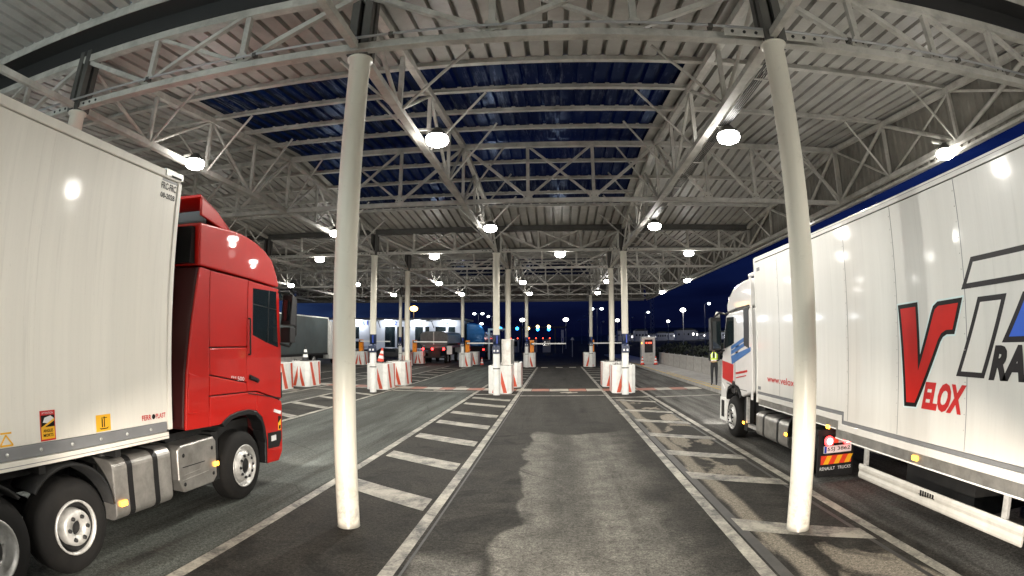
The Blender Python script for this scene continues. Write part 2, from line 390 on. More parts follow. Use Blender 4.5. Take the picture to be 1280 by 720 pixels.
# ------------------------------------------------------------------ camera (wide action-camera lens)
cd = bpy.data.cameras.new('camera'); cam = bpy.data.objects.new('camera', cd); COL.objects.link(cam); scn.camera = cam
cd.type = 'PANO'; cd.panorama_type = 'FISHEYE_LENS_POLYNOMIAL'; cd.sensor_width = 36; cd.sensor_fit = 'HORIZONTAL'
cd.fisheye_fov = 2 * math.pi; cd.clip_start = .05; cd.clip_end = 3000
FPX, K1 = 672.36, 0.0198669
mm = 36 / 1280
def cal():      # theta(r) polynomial from r = f*theta*(1+k*theta^2), least squares on r, r^2, r^3, r^4
    import numpy as np
    th = np.linspace(0, 1.25, 300); r = FPX * th * (1 + K1 * th ** 2) * mm
    A = np.stack([r, r ** 2, r ** 3, r ** 4], 1)
    return np.linalg.lstsq(A, th, rcond=None)[0]
kk = cal()
cd.fisheye_polynomial_k0 = 0; cd.fisheye_polynomial_k1 = -kk[0]; cd.fisheye_polynomial_k2 = -kk[1]; cd.fisheye_polynomial_k3 = -kk[2]; cd.fisheye_polynomial_k4 = -kk[3]
yaw, pit, rol = -0.08299586, 0.09596958, -0.0030
f = Vector((math.sin(yaw) * math.cos(pit), math.cos(yaw) * math.cos(pit), math.sin(pit)))
rt = Vector((math.cos(yaw), -math.sin(yaw), 0)); up = rt.cross(f)
r2 = math.cos(rol) * rt + math.sin(rol) * up; u2 = -math.sin(rol) * rt + math.cos(rol) * up
cam.matrix_world = Matrix(((r2.x, u2.x, -f.x, 0), (r2.y, u2.y, -f.y, 0), (r2.z, u2.z, -f.z, 2.3), (0, 0, 0, 1)))

# ------------------------------------------------------------------ sky: late dusk
w = bpy.data.worlds.new('World'); scn.world = w; w.use_nodes = True; wt = w.node_tree
bg = wt.nodes['Background']
sky = wt.nodes.new('ShaderNodeTexSky'); sky.sky_type = 'NISHITA'; sky.sun_disc = False
sky.sun_elevation = R(-3.5); sky.sun_rotation = R(-55); sky.air_density = 1.6; sky.ozone_density = 5; sky.dust_density = .6
tint = wt.nodes.new('ShaderNodeMix'); tint.data_type = 'RGBA'; tint.blend_type = 'MULTIPLY'; tint.inputs[0].default_value = 1
tint.inputs[7].default_value = (.35, .60, 1.5, 1)
wt.links.new(sky.outputs[0], tint.inputs[6])
cn = wt.nodes.new('ShaderNodeTexNoise'); cn.inputs['Scale'].default_value = 3.5; cn.inputs['Detail'].default_value = 6
tc = wt.nodes.new('ShaderNodeTexCoord'); mp = wt.nodes.new('ShaderNodeMapping'); mp.inputs['Scale'].default_value = (1, 1, 5)
wt.links.new(tc.outputs['Generated'], mp.inputs['Vector']); wt.links.new(mp.outputs[0], cn.inputs['Vector'])
cr = wt.nodes.new('ShaderNodeValToRGB'); cr.color_ramp.elements[0].position = .42; cr.color_ramp.elements[1].position = .7
cr.color_ramp.elements[0].color = (.45, .47, .55, 1); cr.color_ramp.elements[1].color = (1.5, 1.4, 1.25, 1)
wt.links.new(cn.outputs['Fac'], cr.inputs['Fac'])
sp = wt.nodes.new('ShaderNodeSeparateXYZ'); wt.links.new(tc.outputs['Generated'], sp.inputs[0])
def wmap(sock, a, b, c0, c1, interp='SMOOTHSTEP'):
    m = wt.nodes.new('ShaderNodeMapRange'); m.data_type = 'FLOAT_VECTOR'; m.interpolation_type = interp
    cb = wt.nodes.new('ShaderNodeCombineXYZ')
    for k in range(3): wt.links.new(sock, cb.inputs[k])
    wt.links.new(cb.outputs[0], m.inputs['Vector'])
    m.inputs[7].default_value = (a,) * 3; m.inputs[8].default_value = (b,) * 3; m.inputs[9].default_value = c0; m.inputs[10].default_value = c1
    return m.outputs[1]
elev = wmap(sp.outputs[2], -.02, .45, (.011, .022, .12), (.030, .085, .54))       # dusk blue, deeper at the horizon
neg = wt.nodes.new('ShaderNodeMath'); neg.operation = 'MULTIPLY'; wt.links.new(sp.outputs[0], neg.inputs[0]); neg.inputs[1].default_value = -1
west = wmap(neg.outputs[0], .12, .6, (.0, .0, .0), (.09, .21, .52))              # afterglow on the left
def wmix(mode, a, b, fac=1.0):
    m = wt.nodes.new('ShaderNodeMix'); m.data_type = 'RGBA'; m.blend_type = mode; m.inputs[0].default_value = fac
    wt.links.new(a, m.inputs[6]); wt.links.new(b, m.inputs[7]); return m.outputs[2]
tot = wmix('ADD', wmix('MULTIPLY', wmix('ADD', elev, west), cr.outputs[0]), tint.outputs[2])
wt.links.new(tot, bg.inputs['Color']); bg.inputs['Strength'].default_value = .15
scn.view_settings.view_transform = 'Standard'; scn.view_settings.look = 'None'; scn.view_settings.exposure = .32; scn.view_settings.gamma = 1
scn.cycles.max_bounces = 8; scn.cycles.diffuse_bounces = 4; scn.cycles.glossy_bounces = 3; scn.cycles.transparent_max_bounces = 12
scn.cycles.sample_clamp_indirect = 4; scn.cycles.use_denoising = True; scn.cycles.caustics_reflective = False; scn.cycles.caustics_refractive = False

# ------------------------------------------------------------------ ground and markings
g = MB(); g.sheet(-500, 500, -60, 900, 0, 'asphalt'); struct(g.build('ground'))
def hline(mb, xc, y0, y1, wd, m, z=.004):
    mb.sheet(xc - wd / 2, xc + wd / 2, y0, y1, z, m)
LM = MB()
for xc, y0, y1, wd in ((-1.62, -12, 45, .15), (2.03, -12, 45, .15), (-3.5, -12, 45, .15), (3.70, -12, 26, .14), (-7.42, -12, 46, .15), (-9.3, -12, 46, .14),
                       (-11.0, -12, 46, .14), (-13.0, -12, 46, .14), (-15.6, -12, 46, .14), (3.62, 26.1, 45, .14)):
    hline(LM, xc, y0, y1, wd, 'line')
struct(LM.build('lane_marking'))
SM = MB()
for xc, wd in ((2.20, .13), (3.50, .06)): SM.sheet(xc - wd / 2, xc + wd / 2, -12, 20.6, .0036, 'seal')
SM.sheet(-1.50, -1.47, -12, 44, .0036, 'seal'); struct(SM.build('road_seal_strip'))
HM = MB()
for i, yc in enumerate([7.65, 9.95, 12.15, 14.4, 16.4, 18.8, 20.7]):       # left hatched strip
    HM.quad([(-3.32, yc + .62), (-1.76, yc - .28), (-1.76, yc - .85), (-3.32, yc + .08)], .0045, 'hatch')
for yc in (5.75, 8.3, 10.2, 12.3, 14.6, 16.8, 19.7):                                    # right hatched strip
    HM.quad([(2.2, yc + .68), (3.56, yc - .22), (3.56, yc - .62), (2.2, yc + .2)], .0045, 'hatch')
for x0 in (-9.2, -12.9):
    for k in range(9):
        yc = 5.5 + k * 2.3 + (.5 if x0 < -10 else 0)
        HM.quad([(x0, yc + .6), (x0 + 1.68, yc - .3), (x0 + 1.68, yc - .75), (x0, yc + .15)], .0045, 'hatch')
for cx in (-2.55, 2.8, -8.35, -12.1):
    for k in range(6):
        yc = 29.6 + k * 2.4
        HM.quad([(cx - .75, yc + .55), (cx + .75, yc - .25), (cx + .75, yc - .65), (cx - .75, yc + .15)], .0045, 'hatch')
struct(HM.build('hatch_marking'))
SL = MB()
for x0, x1, yc in ((-1.5, 1.93, 21.9), (2.1, 3.6, 21.0), (3.85, 6.5, 20.9), (-3.4, -1.72, 22.3), (-7.3, -3.6, 23.3), (-9.2, -7.5, 24.0), (-10.9, -9.4, 22.6), (-13, -11.1, 21.2)):
    SL.sheet(x0, x1, yc - .14, yc + .14, .0048, 'line')
struct(SL.build('stop_line'))
RB = MB(); k = 0; xx = -12.6
while xx < 6.4:
    wd = .62 + .25 * random.random()
    yc = 24.4 - .045 * (xx + 1) + (.15 if xx < -3 else 0)
    RB.sheet(xx, min(xx + wd, 6.5), yc - .55, yc + .55, .0043, 'fadedred' if k % 2 == 0 else 'fadedwhite')
    xx += wd + .02; k += 1
for xx, yc in ((.1, 23.2), (.35, 23.05), (-5.6, 23.9), (-4.9, 25.6)):
    RB.quad([(xx, yc), (xx + .5, yc + .3), (xx + .55, yc + .05), (xx + .1, yc - .2)], .0052, 'fadedwhite')
for x0 in (-1.3, -.1, 1.0):
    RB.sheet(x0, x0 + .55, 43.6, 44.6, .0052, 'fadedwhite')
struct(RB.build('red_white_band_marking'))
PV = MB(); PV.box(6.74, 9.4, -8, 75, -.05, .14, 'concrete'); struct(PV.build('pavement'))
KB = MB(); KB.box(6.58, 6.735, -8, 75, -.05, .15, 'concrete')
KB.sheet(6.60, 6.73, -8, 75, .154, 'kerbyellow'); KB.sheet(6.95, 7.05, -8, 34, .144, 'kerbyellow')
struct(KB.build('kerb'))

# far terrain
HL = MB(); hp = []
for i in range(121):
    a = -1.35 + 2.7 * i / 120
    hp.append((math.sin(a), math.cos(a), 2.3 + 900 * (.0125 + .006 * math.sin(5.3 * a + .7) ** 2 - (.011 if -.30 < a < .10 else 0)) ))
vs = []
for sx, cy, h in hp: vs += [(sx * 700, cy * 700, 0), (sx * 880, cy * 880, h), (sx * 1200, cy * 1200, -5)]
fs = []
for i in range(120): fs += [(3 * i, 3 * i + 3, 3 * i + 4, 3 * i + 1), (3 * i + 1, 3 * i + 4, 3 * i + 5, 3 * i + 2)]
HL.add(vs, fs, 'hill', True); struct(HL.build('distant_hill'))
GL = MB(); GL.sheet(-1500, 1500, 900, 1600, -.3, 'hill'); struct(GL.build('far_ground'))

# ------------------------------------------------------------------ the toll canopy
CN = thing('toll_canopy', 'long steel lattice canopy with ribbed roof and dark blue skylights over the toll lanes', 'canopy', (-8, 25, 0))
ROWS = [-24.0, -18.6, -13.3, -7.87, -2.5, 2.82]
XE = 8.42; XW = -26.5
E0, E1 = 7.02, 7.72                      # underside of roof at eaves and ridge
def roofz(y):
    for a, b in ((5.85, 22.2), (27.6, 44.5)):
        if a <= y <= b: return E0 + (E1 - E0) * (1 - abs(y - (a + b) / 2) / ((b - a) / 2))
    return E0
def ribbed(x0, x1, ys, m, lift=.03):
    mb = MB(); per = .335; n = int((x1 - x0) / per); prof = []
    for i in range(n + 1):
        a = x0 + i * per; prof += [(a, 0), (min(a + .245, x1), 0), (min(a + .252, x1), .11), (min(a + .325, x1), .11)]
    vs = []; L = len(prof)
    for y in ys: vs += [(px, y, roofz(y) + lift + pz) for px, pz in prof]
    fs = [(r * L + i, r * L + i + 1, (r + 1) * L + i + 1, (r + 1) * L + i) for r in range(len(ys) - 1) for i in range(L - 1)]
    return mb.add(vs, fs, m)
SKX0, SKX1 = -7.55, 2.50
for (ya, ym, yb, s0, s1) in ((5.85, 14.03, 22.2, 8.78, 19.45), (27.6, 36.05, 44.5, 30.6, 41.5)):
    ribbed(XW, XE, [ya, s0], 'roof').build('roof_panel', CN, recalc=False)
    ribbed(XW, XE, [s1, yb], 'roof').build('roof_panel', CN, recalc=False)
    ribbed(XW, SKX0, [s0, ym, s1], 'roof').build('roof_panel', CN, recalc=False)
    ribbed(SKX1, XE, [s0, ym, s1], 'roof').build('roof_panel', CN, recalc=False)
    ribbed(SKX0, SKX1, [s0, ym, s1], 'skylight').build('skylight', CN, recalc=False, label='dark blue ribbed skylight sheets between the purlins')
ribbed(XW, XE, [22.2, 27.6], 'roof').build('roof_panel', CN, recalc=False)
ribbed(XW, XE, [44.5, 50.2], 'roof').build('roof_panel', CN, recalc=False)
ribbed(XW, XE, [-17, 5.35], 'roof', .35).build('roof_panel', CN, recalc=False)
gt = MB(); gt.box(XW, XE, 5.38, 5.79, 7.28, 7.34, 'gutter').box(XW, XE, 5.792, 5.846, 7.0, 7.34, 'gutter').box(XW, XE, 5.355, 5.375, 7.22, 7.42, 'steel')
for yy in (22.2, 27.6): gt.box(XW, XE, yy - .16, yy + .16, 6.84, 7.05, 'darksteel')
gt.build('gutter', CN)
# purlins
for ya, yb in ((5.85, 22.2), (27.6, 44.5)):
    ym = (ya + yb) / 2
    for k in range(-4, 5):
        y = ym + k * 1.345
        z = roofz(y) + .055
        if k == 0: continue
        mb = MB(); full = k % 2 == 0 or abs(k) == 4
        def pur(a, b):
            mb.box(a, b, y - .03, y + .03, z - .105, z - .004, 'steel'); mb.box(a, b, y - .055, y + .055, z - .118, z - .107, 'steel')
        pur(XW if full else -13.3, XE if full else 2.78)
        mb.build('purlin', CN)

def ptube(mb, p, q, wd, m='steel'): mb.bar(p, q, wd, wd, m, (0, 1, 0) if abs((Vector(q) - Vector(p)).normalized().z) > .9 else (0, 0, 1))
BZ = 6.02
def cross_truss(y, dark=False):
    m = 'darksteel' if dark else 'steel'
    tz = roofz(y) - .05
    mb = MB(); mb.box(XW, XE, y - .045, y + .045, BZ - .055, BZ + .05, m); mb.box(XW, XE, y - .07, y + .07, BZ - .068, BZ - .057, m)
    t = mb.build('cross_truss', CN, bevel=.008)
    tp = MB(); tp.box(XW, XE, y - .07, y + .07, tz - .13, tz, m); tp.build('top_chord', t)
    wb = MB(); bays = list(zip(ROWS, ROWS[1:])) + [(ROWS[-1], XE)]
    for (a, b) in bays:
        n = 4 if b == XE else 3; st = (b - a) / n
        for i in range(n + 1):
            x = a + st * i
            if 0 < i < n or b == XE and i == n: ptube(wb, (x, y, BZ), (x, y, tz), .085, 'steel')
            if i < n:
                if b == XE or i == 0: wb.bar((x, y, tz - .08), (x + st, y, BZ + .06), .075, .075, 'steel')
                elif i == n - 1: wb.bar((x, y, BZ + .06), (x + st, y, tz - .08), .075, .075, 'steel')
                else:
                    wb.bar((x, y - .03, BZ + .06), (x + st, y - .03, tz - .08), .07, .055, 'steel'); wb.bar((x, y + .03, tz - .08), (x + st, y + .03, BZ + .06), .07, .055, 'steel')
    wb.build('lattice', t)
    return t
def truss_gussets(t, y):
    xs = []
    for (a, b) in list(zip(ROWS, ROWS[1:])) + [(ROWS[-1], XE)]:
        n = 4 if b == XE else 3; xs += [a + (b - a) * i / n for i in range(1, n)]
    for x in xs:
        if x < -13: continue
        g_ = MB(); g_.prism([(x - .13, BZ + .055), (x + .13, BZ + .055), (x + .07, BZ + .20), (x - .07, BZ + .20)], 'y', y - .048, y - .040, 'steel')
        for q in (-.06, .06): g_.lathe([(.001, -.010), (.014, -.010), (.014, 0)], (x + q, y - .048, BZ + .10), 'y', 'darksteel', 6, False)
        g_.build('gusset_plate', t)
TR = {}
for y in (5.85, 14.03, 22.2, 27.6, 36.05, 44.5, 50.0): TR[y] = cross_truss(y)
truss_gussets(TR[5.85], 5.85); truss_gussets(TR[14.03], 14.03)
cross_truss(.2)
mb = MB(); mb.path([(-13, 5.72, 6.10), (8.3, 5.72, 6.10)], .018, 'pole', 8)
for q in range(-12, 9, 2): mb.box(q - .03, q + .03, 5.70, 5.775, 6.06, 6.12, 'darksteel')
mb.build('conduit', CN)
def row_truss(x, edge=False):
    mb = MB(); mb.box(x - .052, x + .052, 5.95, 50, BZ - .054, BZ + .06, 'steel'); mb.box(x - .05, x + .05, -17, 5.75, BZ - .054, BZ + .05, 'steel')
    mb.box(x - .072, x + .072, 5.95, 50, BZ - .066, BZ - .056, 'steel')
    t = mb.build('row_truss', CN, bevel=.006)
    tp = MB(); wb = MB(); kb = []
    for ya, yb in ((5.85, 22.2), (22.2, 27.6), (27.6, 44.5), (44.5, 50)):
        n = (6 if edge else 8) if yb - ya > 8 else 3
        if yb - ya > 8:
            ym = (ya + yb) / 2
            tp.bar((x, ya, roofz(ya) - .1), (x, ym, roofz(ym) - .1), .13, .13, 'steel'); tp.bar((x, ym, roofz(ym) - .1), (x, yb, roofz(yb) - .1), .13, .13, 'steel')
        else: tp.bar((x, ya, E0 - .1), (x, yb, E0 - .1), .13, .13, 'steel')
        st = (yb - ya) / n
        for i in range(n):
            y = ya + st * i; y2 = y + st
            if i > 0: ptube(wb, (x, y, BZ), (x, y, roofz(y) - .12), .075)
            r_ = .05 if edge else .038
            if (i % 2 == 0) != (i >= n / 2 and n > 3): wb.tube((x, y, roofz(y) - .12), (x, y2, BZ), r_, 'steel', 8)
            else: wb.tube((x, y, BZ), (x, y2, roofz(y2) - .12), r_, 'steel', 8)
            if edge: wb.tube((x + .03, y, BZ if i % 2 == 0 else roofz(y) - .12), (x + .03, y2, roofz(y2) - .12 if i % 2 == 0 else BZ), .028, 'steel', 8)
            if i > 0 and yb - ya > 8:
                zt = roofz(y) - .12
                for sg in (-1,) if edge else (-1, 1): kb.append(MB().tube((x + sg * .06, y, BZ + .02), (x + sg * 1.15, y, zt), .026, 'steel', 8))
    tp.build('top_chord', t); wb.build('lattice', t)
    for q in kb: q.build('knee_brace', t)
for x in ROWS: row_truss(x)
row_truss(XE - .06, True)
mb = MB()
for k in range(5): mb.bar((3.05 + .035 * k, 6.1, 6.08), (3.05 + .035 * k, 43, 6.08), .012, .012, 'black', (0, 0, 1))
for y in range(7, 43, 2): mb.box(3.02, 3.23, y, y + .03, 6.04, 6.06, 'steel')
mb.build('cable_tray', CN)
# hanging side and end cladding
def cladding(p0, p1, n_per, zf, zb, m):
    mb = MB(); p0, p1 = Vector(p0), Vector(p1); d = (p1 - p0); L = d.length; d.normalize(); nn = Vector((-d.y, d.x, 0))
    n = int(L / .24); vs = []
    for i in range(n):
        for (t, o) in ((0, 0), (.14, 0), (.17, .04), (.21, .04)):
            q = p0 + d * (i * .24 + t) + nn * o; vs += [(q.x, q.y, zb), (q.x, q.y, zf(q.y))]
    k = len(vs) // 2
    return mb.add(vs, [(2 * i, 2 * i + 2, 2 * i + 3, 2 * i + 1) for i in range(k - 1)], m)
fa = cladding((XE + .10, 5.6, 0), (XE + .10, 50.3, 0), 1, lambda y: roofz(y) + .22, 5.9, 'fascia')
fa.box(XE + .02, XE + .16, 5.6, 50.3, 5.84, 5.895, 'steel'); fa.build('side_fascia', CN)
fa = cladding((XE + .10, -17, 0), (XE + .10, 5.3, 0), 1, lambda y: E0 + .5, 5.9, 'fascia'); fa.build('side_fascia', CN)
fa = cladding((XW - .05, -17, 0), (XW - .05, 50.3, 0), 1, lambda y: roofz(y) + .22, 5.9, 'fascia'); fa.build('side_fascia', CN)
fa = cladding((XW, 50.35, 0), (XE + .1, 50.35, 0), 1, lambda y: E0 + .35, 5.85, 'fascia'); fa.build('end_fascia', CN)
# columns
for x in ROWS:
    for y in (5.85, 22.2, 27.6, 44.5):
        if (x == -13.3 and y == 27.6): continue
        yy = {(-2.5, 5.85): 6.0, (2.82, 5.85): 5.8}.get((x, y), y)
        yy = y + ({-2.5: .16, 2.82: -.04}.get(x, .06) if y == 5.85 else 0)
        xc_ = x
        x = x + .035 if (y == 5.85 and x == 2.82) else x
        mb = MB(); rr = .137
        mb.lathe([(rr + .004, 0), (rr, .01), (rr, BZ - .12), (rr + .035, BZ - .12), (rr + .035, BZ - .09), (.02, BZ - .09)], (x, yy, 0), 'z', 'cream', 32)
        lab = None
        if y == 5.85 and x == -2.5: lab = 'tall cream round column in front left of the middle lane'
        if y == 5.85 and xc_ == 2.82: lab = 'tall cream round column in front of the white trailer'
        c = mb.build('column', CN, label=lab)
        hd = MB()
        for dx, dy in ((-.09, -.09), (.09, -.09), (-.09, .09), (.09, .09)):
            hd.box(x + dx - .055, x + dx + .055, yy + dy - .055, yy + dy + .055, BZ - .085, roofz(y) + .05, 'darksteel')
        hd.box(x - .05, x + .05, yy - .05, yy + .05, BZ - .085, roofz(y) + .05, 'black')
        hd.build('head_stub', c)
        for sg in (-1, 1):
            gp = MB()
            gp.box(x + sg * .42 - .27, x + sg * .42 + .27, yy - .108, yy - .102, BZ - .06, BZ + .05, 'steel')
            for q in (-.16, 0, .16): gp.lathe([(.001, -.014), (.022, -.014), (.022, 0)], (x + sg * .42 + q, yy - .108, BZ), 'y', 'black', 8, False)
            gp.build('gusset_plate', c)
        if y in (22.2, 44.5) and x >= -13.4:
            wr = MB(); z0, z1 = (1.72, 2.5) if y == 22.2 else (1.75, 2.5)
            wr.lathe([(rr + .012, z0), (rr + .012, z0 + .34), (rr + .004, z0 + .34), (rr + .004, z0 + .38), (rr + .012, z0 + .38), (rr + .012, z1)], (x, yy, 0), 'z', 'navy', 20)
            wr.box(x - .15, x + .15, yy - .2, yy - .13, z0 + .02, z0 + .28, 'navy')
            for sx in (-.07, .07): wr.box(x + sx - .035, x + sx + .035, yy - .206, yy - .2, z0 + .08, z0 + .16, 'plate')
            wr.box(x + .02, x + .06, yy - .16, yy - .14, z0 + .42, z1 - .03, 'plateblue')
            wr.box(x - .1, x - .05, yy - .16, yy - .14, z0 + .5, z1 - .1, 'black')
            wr.build('control_panel', c, label='dark navy control panel strapped round the column')
            wp = MB(); wp.lathe([(rr + .006, 0), (rr + .006, z0 - .01)], (x, yy, 0), 'z', 'offwhite', 24)
            wp.lathe([(rr + .012, 1.08), (rr + .012, 1.12)], (x, yy, 0), 'z', 'black', 20)
            wp.build('painted_sleeve', c)
        x = xc_

# ------------------------------------------------------------------ canopy lamps
L0 = thing('ceiling_lamp', '', 'ceiling lamp', (0, 0, 0), 'round lamps under the canopy')
mb = MB(); mb.lathe([(.01, .20), (.07, .20), (.09, .17), (.16, .10), (.18, .06), (.18, .03), (.01, .03)], (0, 0, 0), 'z', 'darksteel', 20); mb.build('housing', L0)
mb = MB(); mb.lathe([(.175, .05), (.205, .01), (.21, -.04), (.18, -.10), (.10, -.14), (.001, -.15)], (0, 0, 0), 'z', 'lens', 24); mb.build('lens', L0)
mb = MB(); mb.bar((0, 0, .19), (-.36, 0, .2), .04, .04, 'steel'); mb.build('bracket', L0)
PW = 540
lt = lamp('lamp_light', (0, 0, -.24), PW, (1, .955, .87), .10, L0, ((0, 0, -1), 172)); lt.data.spot_blend = .3
lu = lamp('lamp_spill', (0, 0, -.6), 135, (1, .955, .88), .15, L0)  # extra point light floating below the lens, added to brighten the roof
lu.data.specular_factor = 0.; lt.data.specular_factor = 0.
RN = {-18.0: 'outermost left truss', -13.05: 'second truss from the left edge', -7.45: 'truss above the red tractor lane', -2.1: 'truss on the front left column row', 3.2: 'truss on the front right column row', 8.3: 'right canopy edge'}
YN = {9.0: 'nearest of its row', 16.9: 'second of its row', 33.4: 'third of its row', 41.7: 'last of its row', -5.6: 'behind the viewer', -13.2: 'farthest behind the viewer'}
used = []
dimc = {}
def set_power(o, fs, fl):
    for ch in o.children:
        if ch.type != 'LIGHT': continue
        nm = ch.data.name.split('.')[0]; k_ = fs if nm == 'lamp_light' else fl
        if (nm, k_) not in dimc:
            d = (lt if nm == 'lamp_light' else lu).data.copy(); d.energy *= k_; dimc[(nm, k_)] = d
        ch.data = dimc[(nm, k_)]
pend = []
for y in YN:
    for x in RN:
        if y < 0 and x < -14: continue
        o = place(L0, (x, y, 5.90), 'round lit lamp, %s, %s' % (RN[x], YN[y]), used)
        fs = {3.2: .62, 8.3: .9}.get(x, 1.0); fl = 1.0
        if y > 30: fs *= .45; fl = .05
        elif y > 12: fl = .16 if x > -3 else .05
        elif y > 0: fl = {3.2: .85, 8.3: .85, -2.1: .5}.get(x, .10)
        else: fl = .28
        pend.append((o, round(fs, 2), fl))
for x, s in ((.17, 'over the middle lane'), (5.68, 'over the right lane near the canopy edge'), (-10.6, 'over the lane left of the red tractor lane'), (-5.2, 'hidden behind the front left column')):
    pend.append((place(L0, (x, 22.35, 5.88), 'lit lamp on the second column line, %s' % s, used), .7, .03))
for x, s in ((-5.2, 'above the white refrigerated trailer'), (5.68, 'above the white box trailer'), (-10.6, 'far left of the trailers')):
    o = place(L0, (x, .38, 5.88), 'lit lamp on the truss over the viewer, %s' % s, used)
    for ch in o.children:
        if ch.type == 'LIGHT' and x < 0: ch.data = ch.data.copy(); ch.data.color = (.78, .95, 1.); ch.data.energy *= 1.1 if 'spill' in ch.name else .8

for o, a_, b_ in pend: set_power(o, a_, b_)
set_power(L0, *pend[0][1:])
# ------------------------------------------------------------------ wheel and shared vehicle helpers
def wheel(parent, c, side, front=True, Rr=.49, wd=.3, holes=10):
    """c = centre on the outer tyre face, side = +1 when the outer face looks to +x"""
    x, y, z = c; s = side
    t = MB(); t.lathe([(Rr * .6, -.0 * s), (Rr * .72, -.0 * s), (Rr * .93, -.02 * s), (Rr * .99, -.06 * s), (Rr, -.1 * s), (Rr, -(wd - .08) * s), (Rr * .97, -(wd - .02) * s), (Rr * .6, -wd * s)], c, 'x', 'rubber', 40)
    for k in range(4): 
        q = -.09 * s - k * .045 * s
        t.lathe([(Rr + .004, q), (Rr + .004, q - .03 * s)], c, 'x', 'rubber', 40)
    w_ = t.build('wheel', parent)
    r = MB(); rr = Rr * .6
    if front and holes == 6:
        rr = Rr * .55
        r.lathe([(Rr * .61, -.004 * s), (rr * 1.03, -.01 * s)], c, 'x', 'rubber', 36)
        r.lathe([(rr * 1.04, -.01 * s), (rr * 1.04, .014 * s), (rr * .97, .018 * s), (rr * .95, -.03 * s)], c, 'x', 'rim', 36)
        r.lathe([(rr * .95, -.03 * s), (rr * .86, -.09 * s), (rr * .72, -.07 * s)], c, 'x', 'chassis', 36)
        r.lathe([(rr * .72, -.07 * s), (rr * .68, .02 * s), (rr * .60, .035 * s), (rr * .30, .03 * s), (rr * .28, -.03 * s)], c, 'x', 'rim', 36)
        r.lathe([(rr * .28, -.03 * s), (.001, -.02 * s)], c, 'x', 'chassis', 20); rb = rr * .46
    elif front:
        r.lathe([(rr, -.0 * s), (rr * 1.03, .012 * s), (rr * .97, .016 * s), (rr * .93, -.02 * s), (rr * .86, -.06 * s), (rr * .75, -.03 * s), (rr * .62, .03 * s), (rr * .42, .045 * s), (rr * .40, -.02 * s)], c, 'x', 'rim', 36)
        r.lathe([(rr * .40, -.02 * s), (rr * .38, .0), (rr * .2, .02 * s), (.001, .025 * s)], c, 'x', 'chassis', 20)
        rb = rr * .54
    else:
        r.lathe([(rr, 0), (rr * 1.03, .012 * s), (rr * .97, .016 * s), (rr * .94, -.05 * s), (rr * .9, -.15 * s), (rr * .62, -.16 * s), (rr * .5, -.14 * s)], c, 'x', 'rim', 36)
        r.lathe([(rr * .5, -.16 * s), (rr * .48, -.02 * s), (rr * .3, .0 * s), (.001, .01 * s)], c, 'x', 'chassis', 20)
        rb = rr * .72
    for k in range(holes):
        a = 2 * math.pi * k / holes
        r.lathe([(.001, .06 * s if front else -.12 * s), (.02, .055 * s if front else -.125 * s), (.022, .03 * s if front else -.16 * s)], (x, y + rb * math.cos(a), z + rb * math.sin(a)), 'x', 'chassis' if front else 'rim', 8)
    r.build('rim', w_)
    return w_
def fender(mb, c, r, x0, x1, a0, a1, m='chassis', th=.03):
    prof = [(r, x0 - c[0]), (r + th, x0 - c[0]), (r + th, x1 - c[0]), (r, x1 - c[0]), (r, x0 - c[0])]
    mb.lathe(prof, c, 'x', m, 18, True, a0, a1)
def marker(parent, p, nrm, m='amber', sx=.05, name='marker_lamp'):
    mb = MB(); x, y, z = p
    mb.box(x - .012, x + .012, y - sx, y + sx, z - .028, z + .028, m)
    return mb.build(name, parent, bevel=.01)

# ------------------------------------------------------------------ red tractor unit (left)
RX = -4.25; RC = -5.5; RI = -6.75
T = thing('lorry_tractor', 'glossy red lorry tractor with tall roof and steel fuel tank, in the left lane', 'truck', (RC, 4.6, 0))
mb = MB(); mb.box(RC - .55, RC - .3, .8, 7.2, .72, 1.0, 'chassis').box(RC + .3, RC + .55, .8, 7.2, .72, 1.0, 'chassis')
for y in (1.2, 2.6, 4.6, 6.5): mb.box(RC - .5, RC + .5, y, y + .2, .7, .95, 'chassis')
mb.box(RC - 1.0, RC + 1.0, 2.0, 3.5, 1.0, 1.12, 'chassis'); mb.box(RC - 1.05, RC + .98, 3.9, 5.1, .78, .95, 'chassis'); mb.box(RC - .9, RC + .98, 5.1, 7.0, .5, 1.1, 'chassis')
for y in (6.5, 3.39, 2.38): mb.tube((RI + .2, y, .49), (RX - .25, y, .49), .1, 'chassis')
mb.build('chassis', T)
ARCH = [(5.95, 1.16), (6.02, 1.2), (6.16, 1.25), (6.35, 1.275), (6.62, 1.275), (6.84, 1.235), (7.0, 1.12), (7.08, .95), (7.12, .75), (7.10, .40)]
low = [(5.19, 1.17), (5.9, 1.15)] + ARCH + [(7.5, .40), (7.6, .52), (7.62, 1.28), (7.60, 2.05), (7.48, 3.05), (6.57, 3.10), (5.44, 3.13), (5.36, 2.62), (5.24, 1.84)]
core = MB(); core.prism(low, 'x', RI + .03, RX - .035, 'darkred'); cab = core.build('cab', T, bevel=.03)
ro = [(5.44, 3.145), (6.57, 3.115), (7.46, 3.065), (7.5, 3.09), (7.42, 3.25), (7.25, 3.46), (7.02, 3.57), (6.75, 3.65), (6.5, 3.69), (6.23, 3.71), (5.39, 3.67)]
mb = MB(); mb.prism(ro, 'x', RI + .02, RX - .01, 'red'); mb.build('roof', T, bevel=.07, seg=4)
mb = MB()           # roof air deflector: two cheeks and a sloping top
for a, b in ((RX - .16, RX - .12), (RI + .12, RI + .16)): mb.prism([(5.51, 4.05), (5.9, 3.9), (6.23, 3.72), (6.1, 3.70), (5.54, 3.80)], 'x', a, b, 'red')
mb.prism([(5.48, 4.06), (5.9, 3.915), (6.26, 3.715), (6.2, 3.70), (5.88, 3.88), (5.48, 4.02)], 'x', RI + .12, RX - .12, 'red')
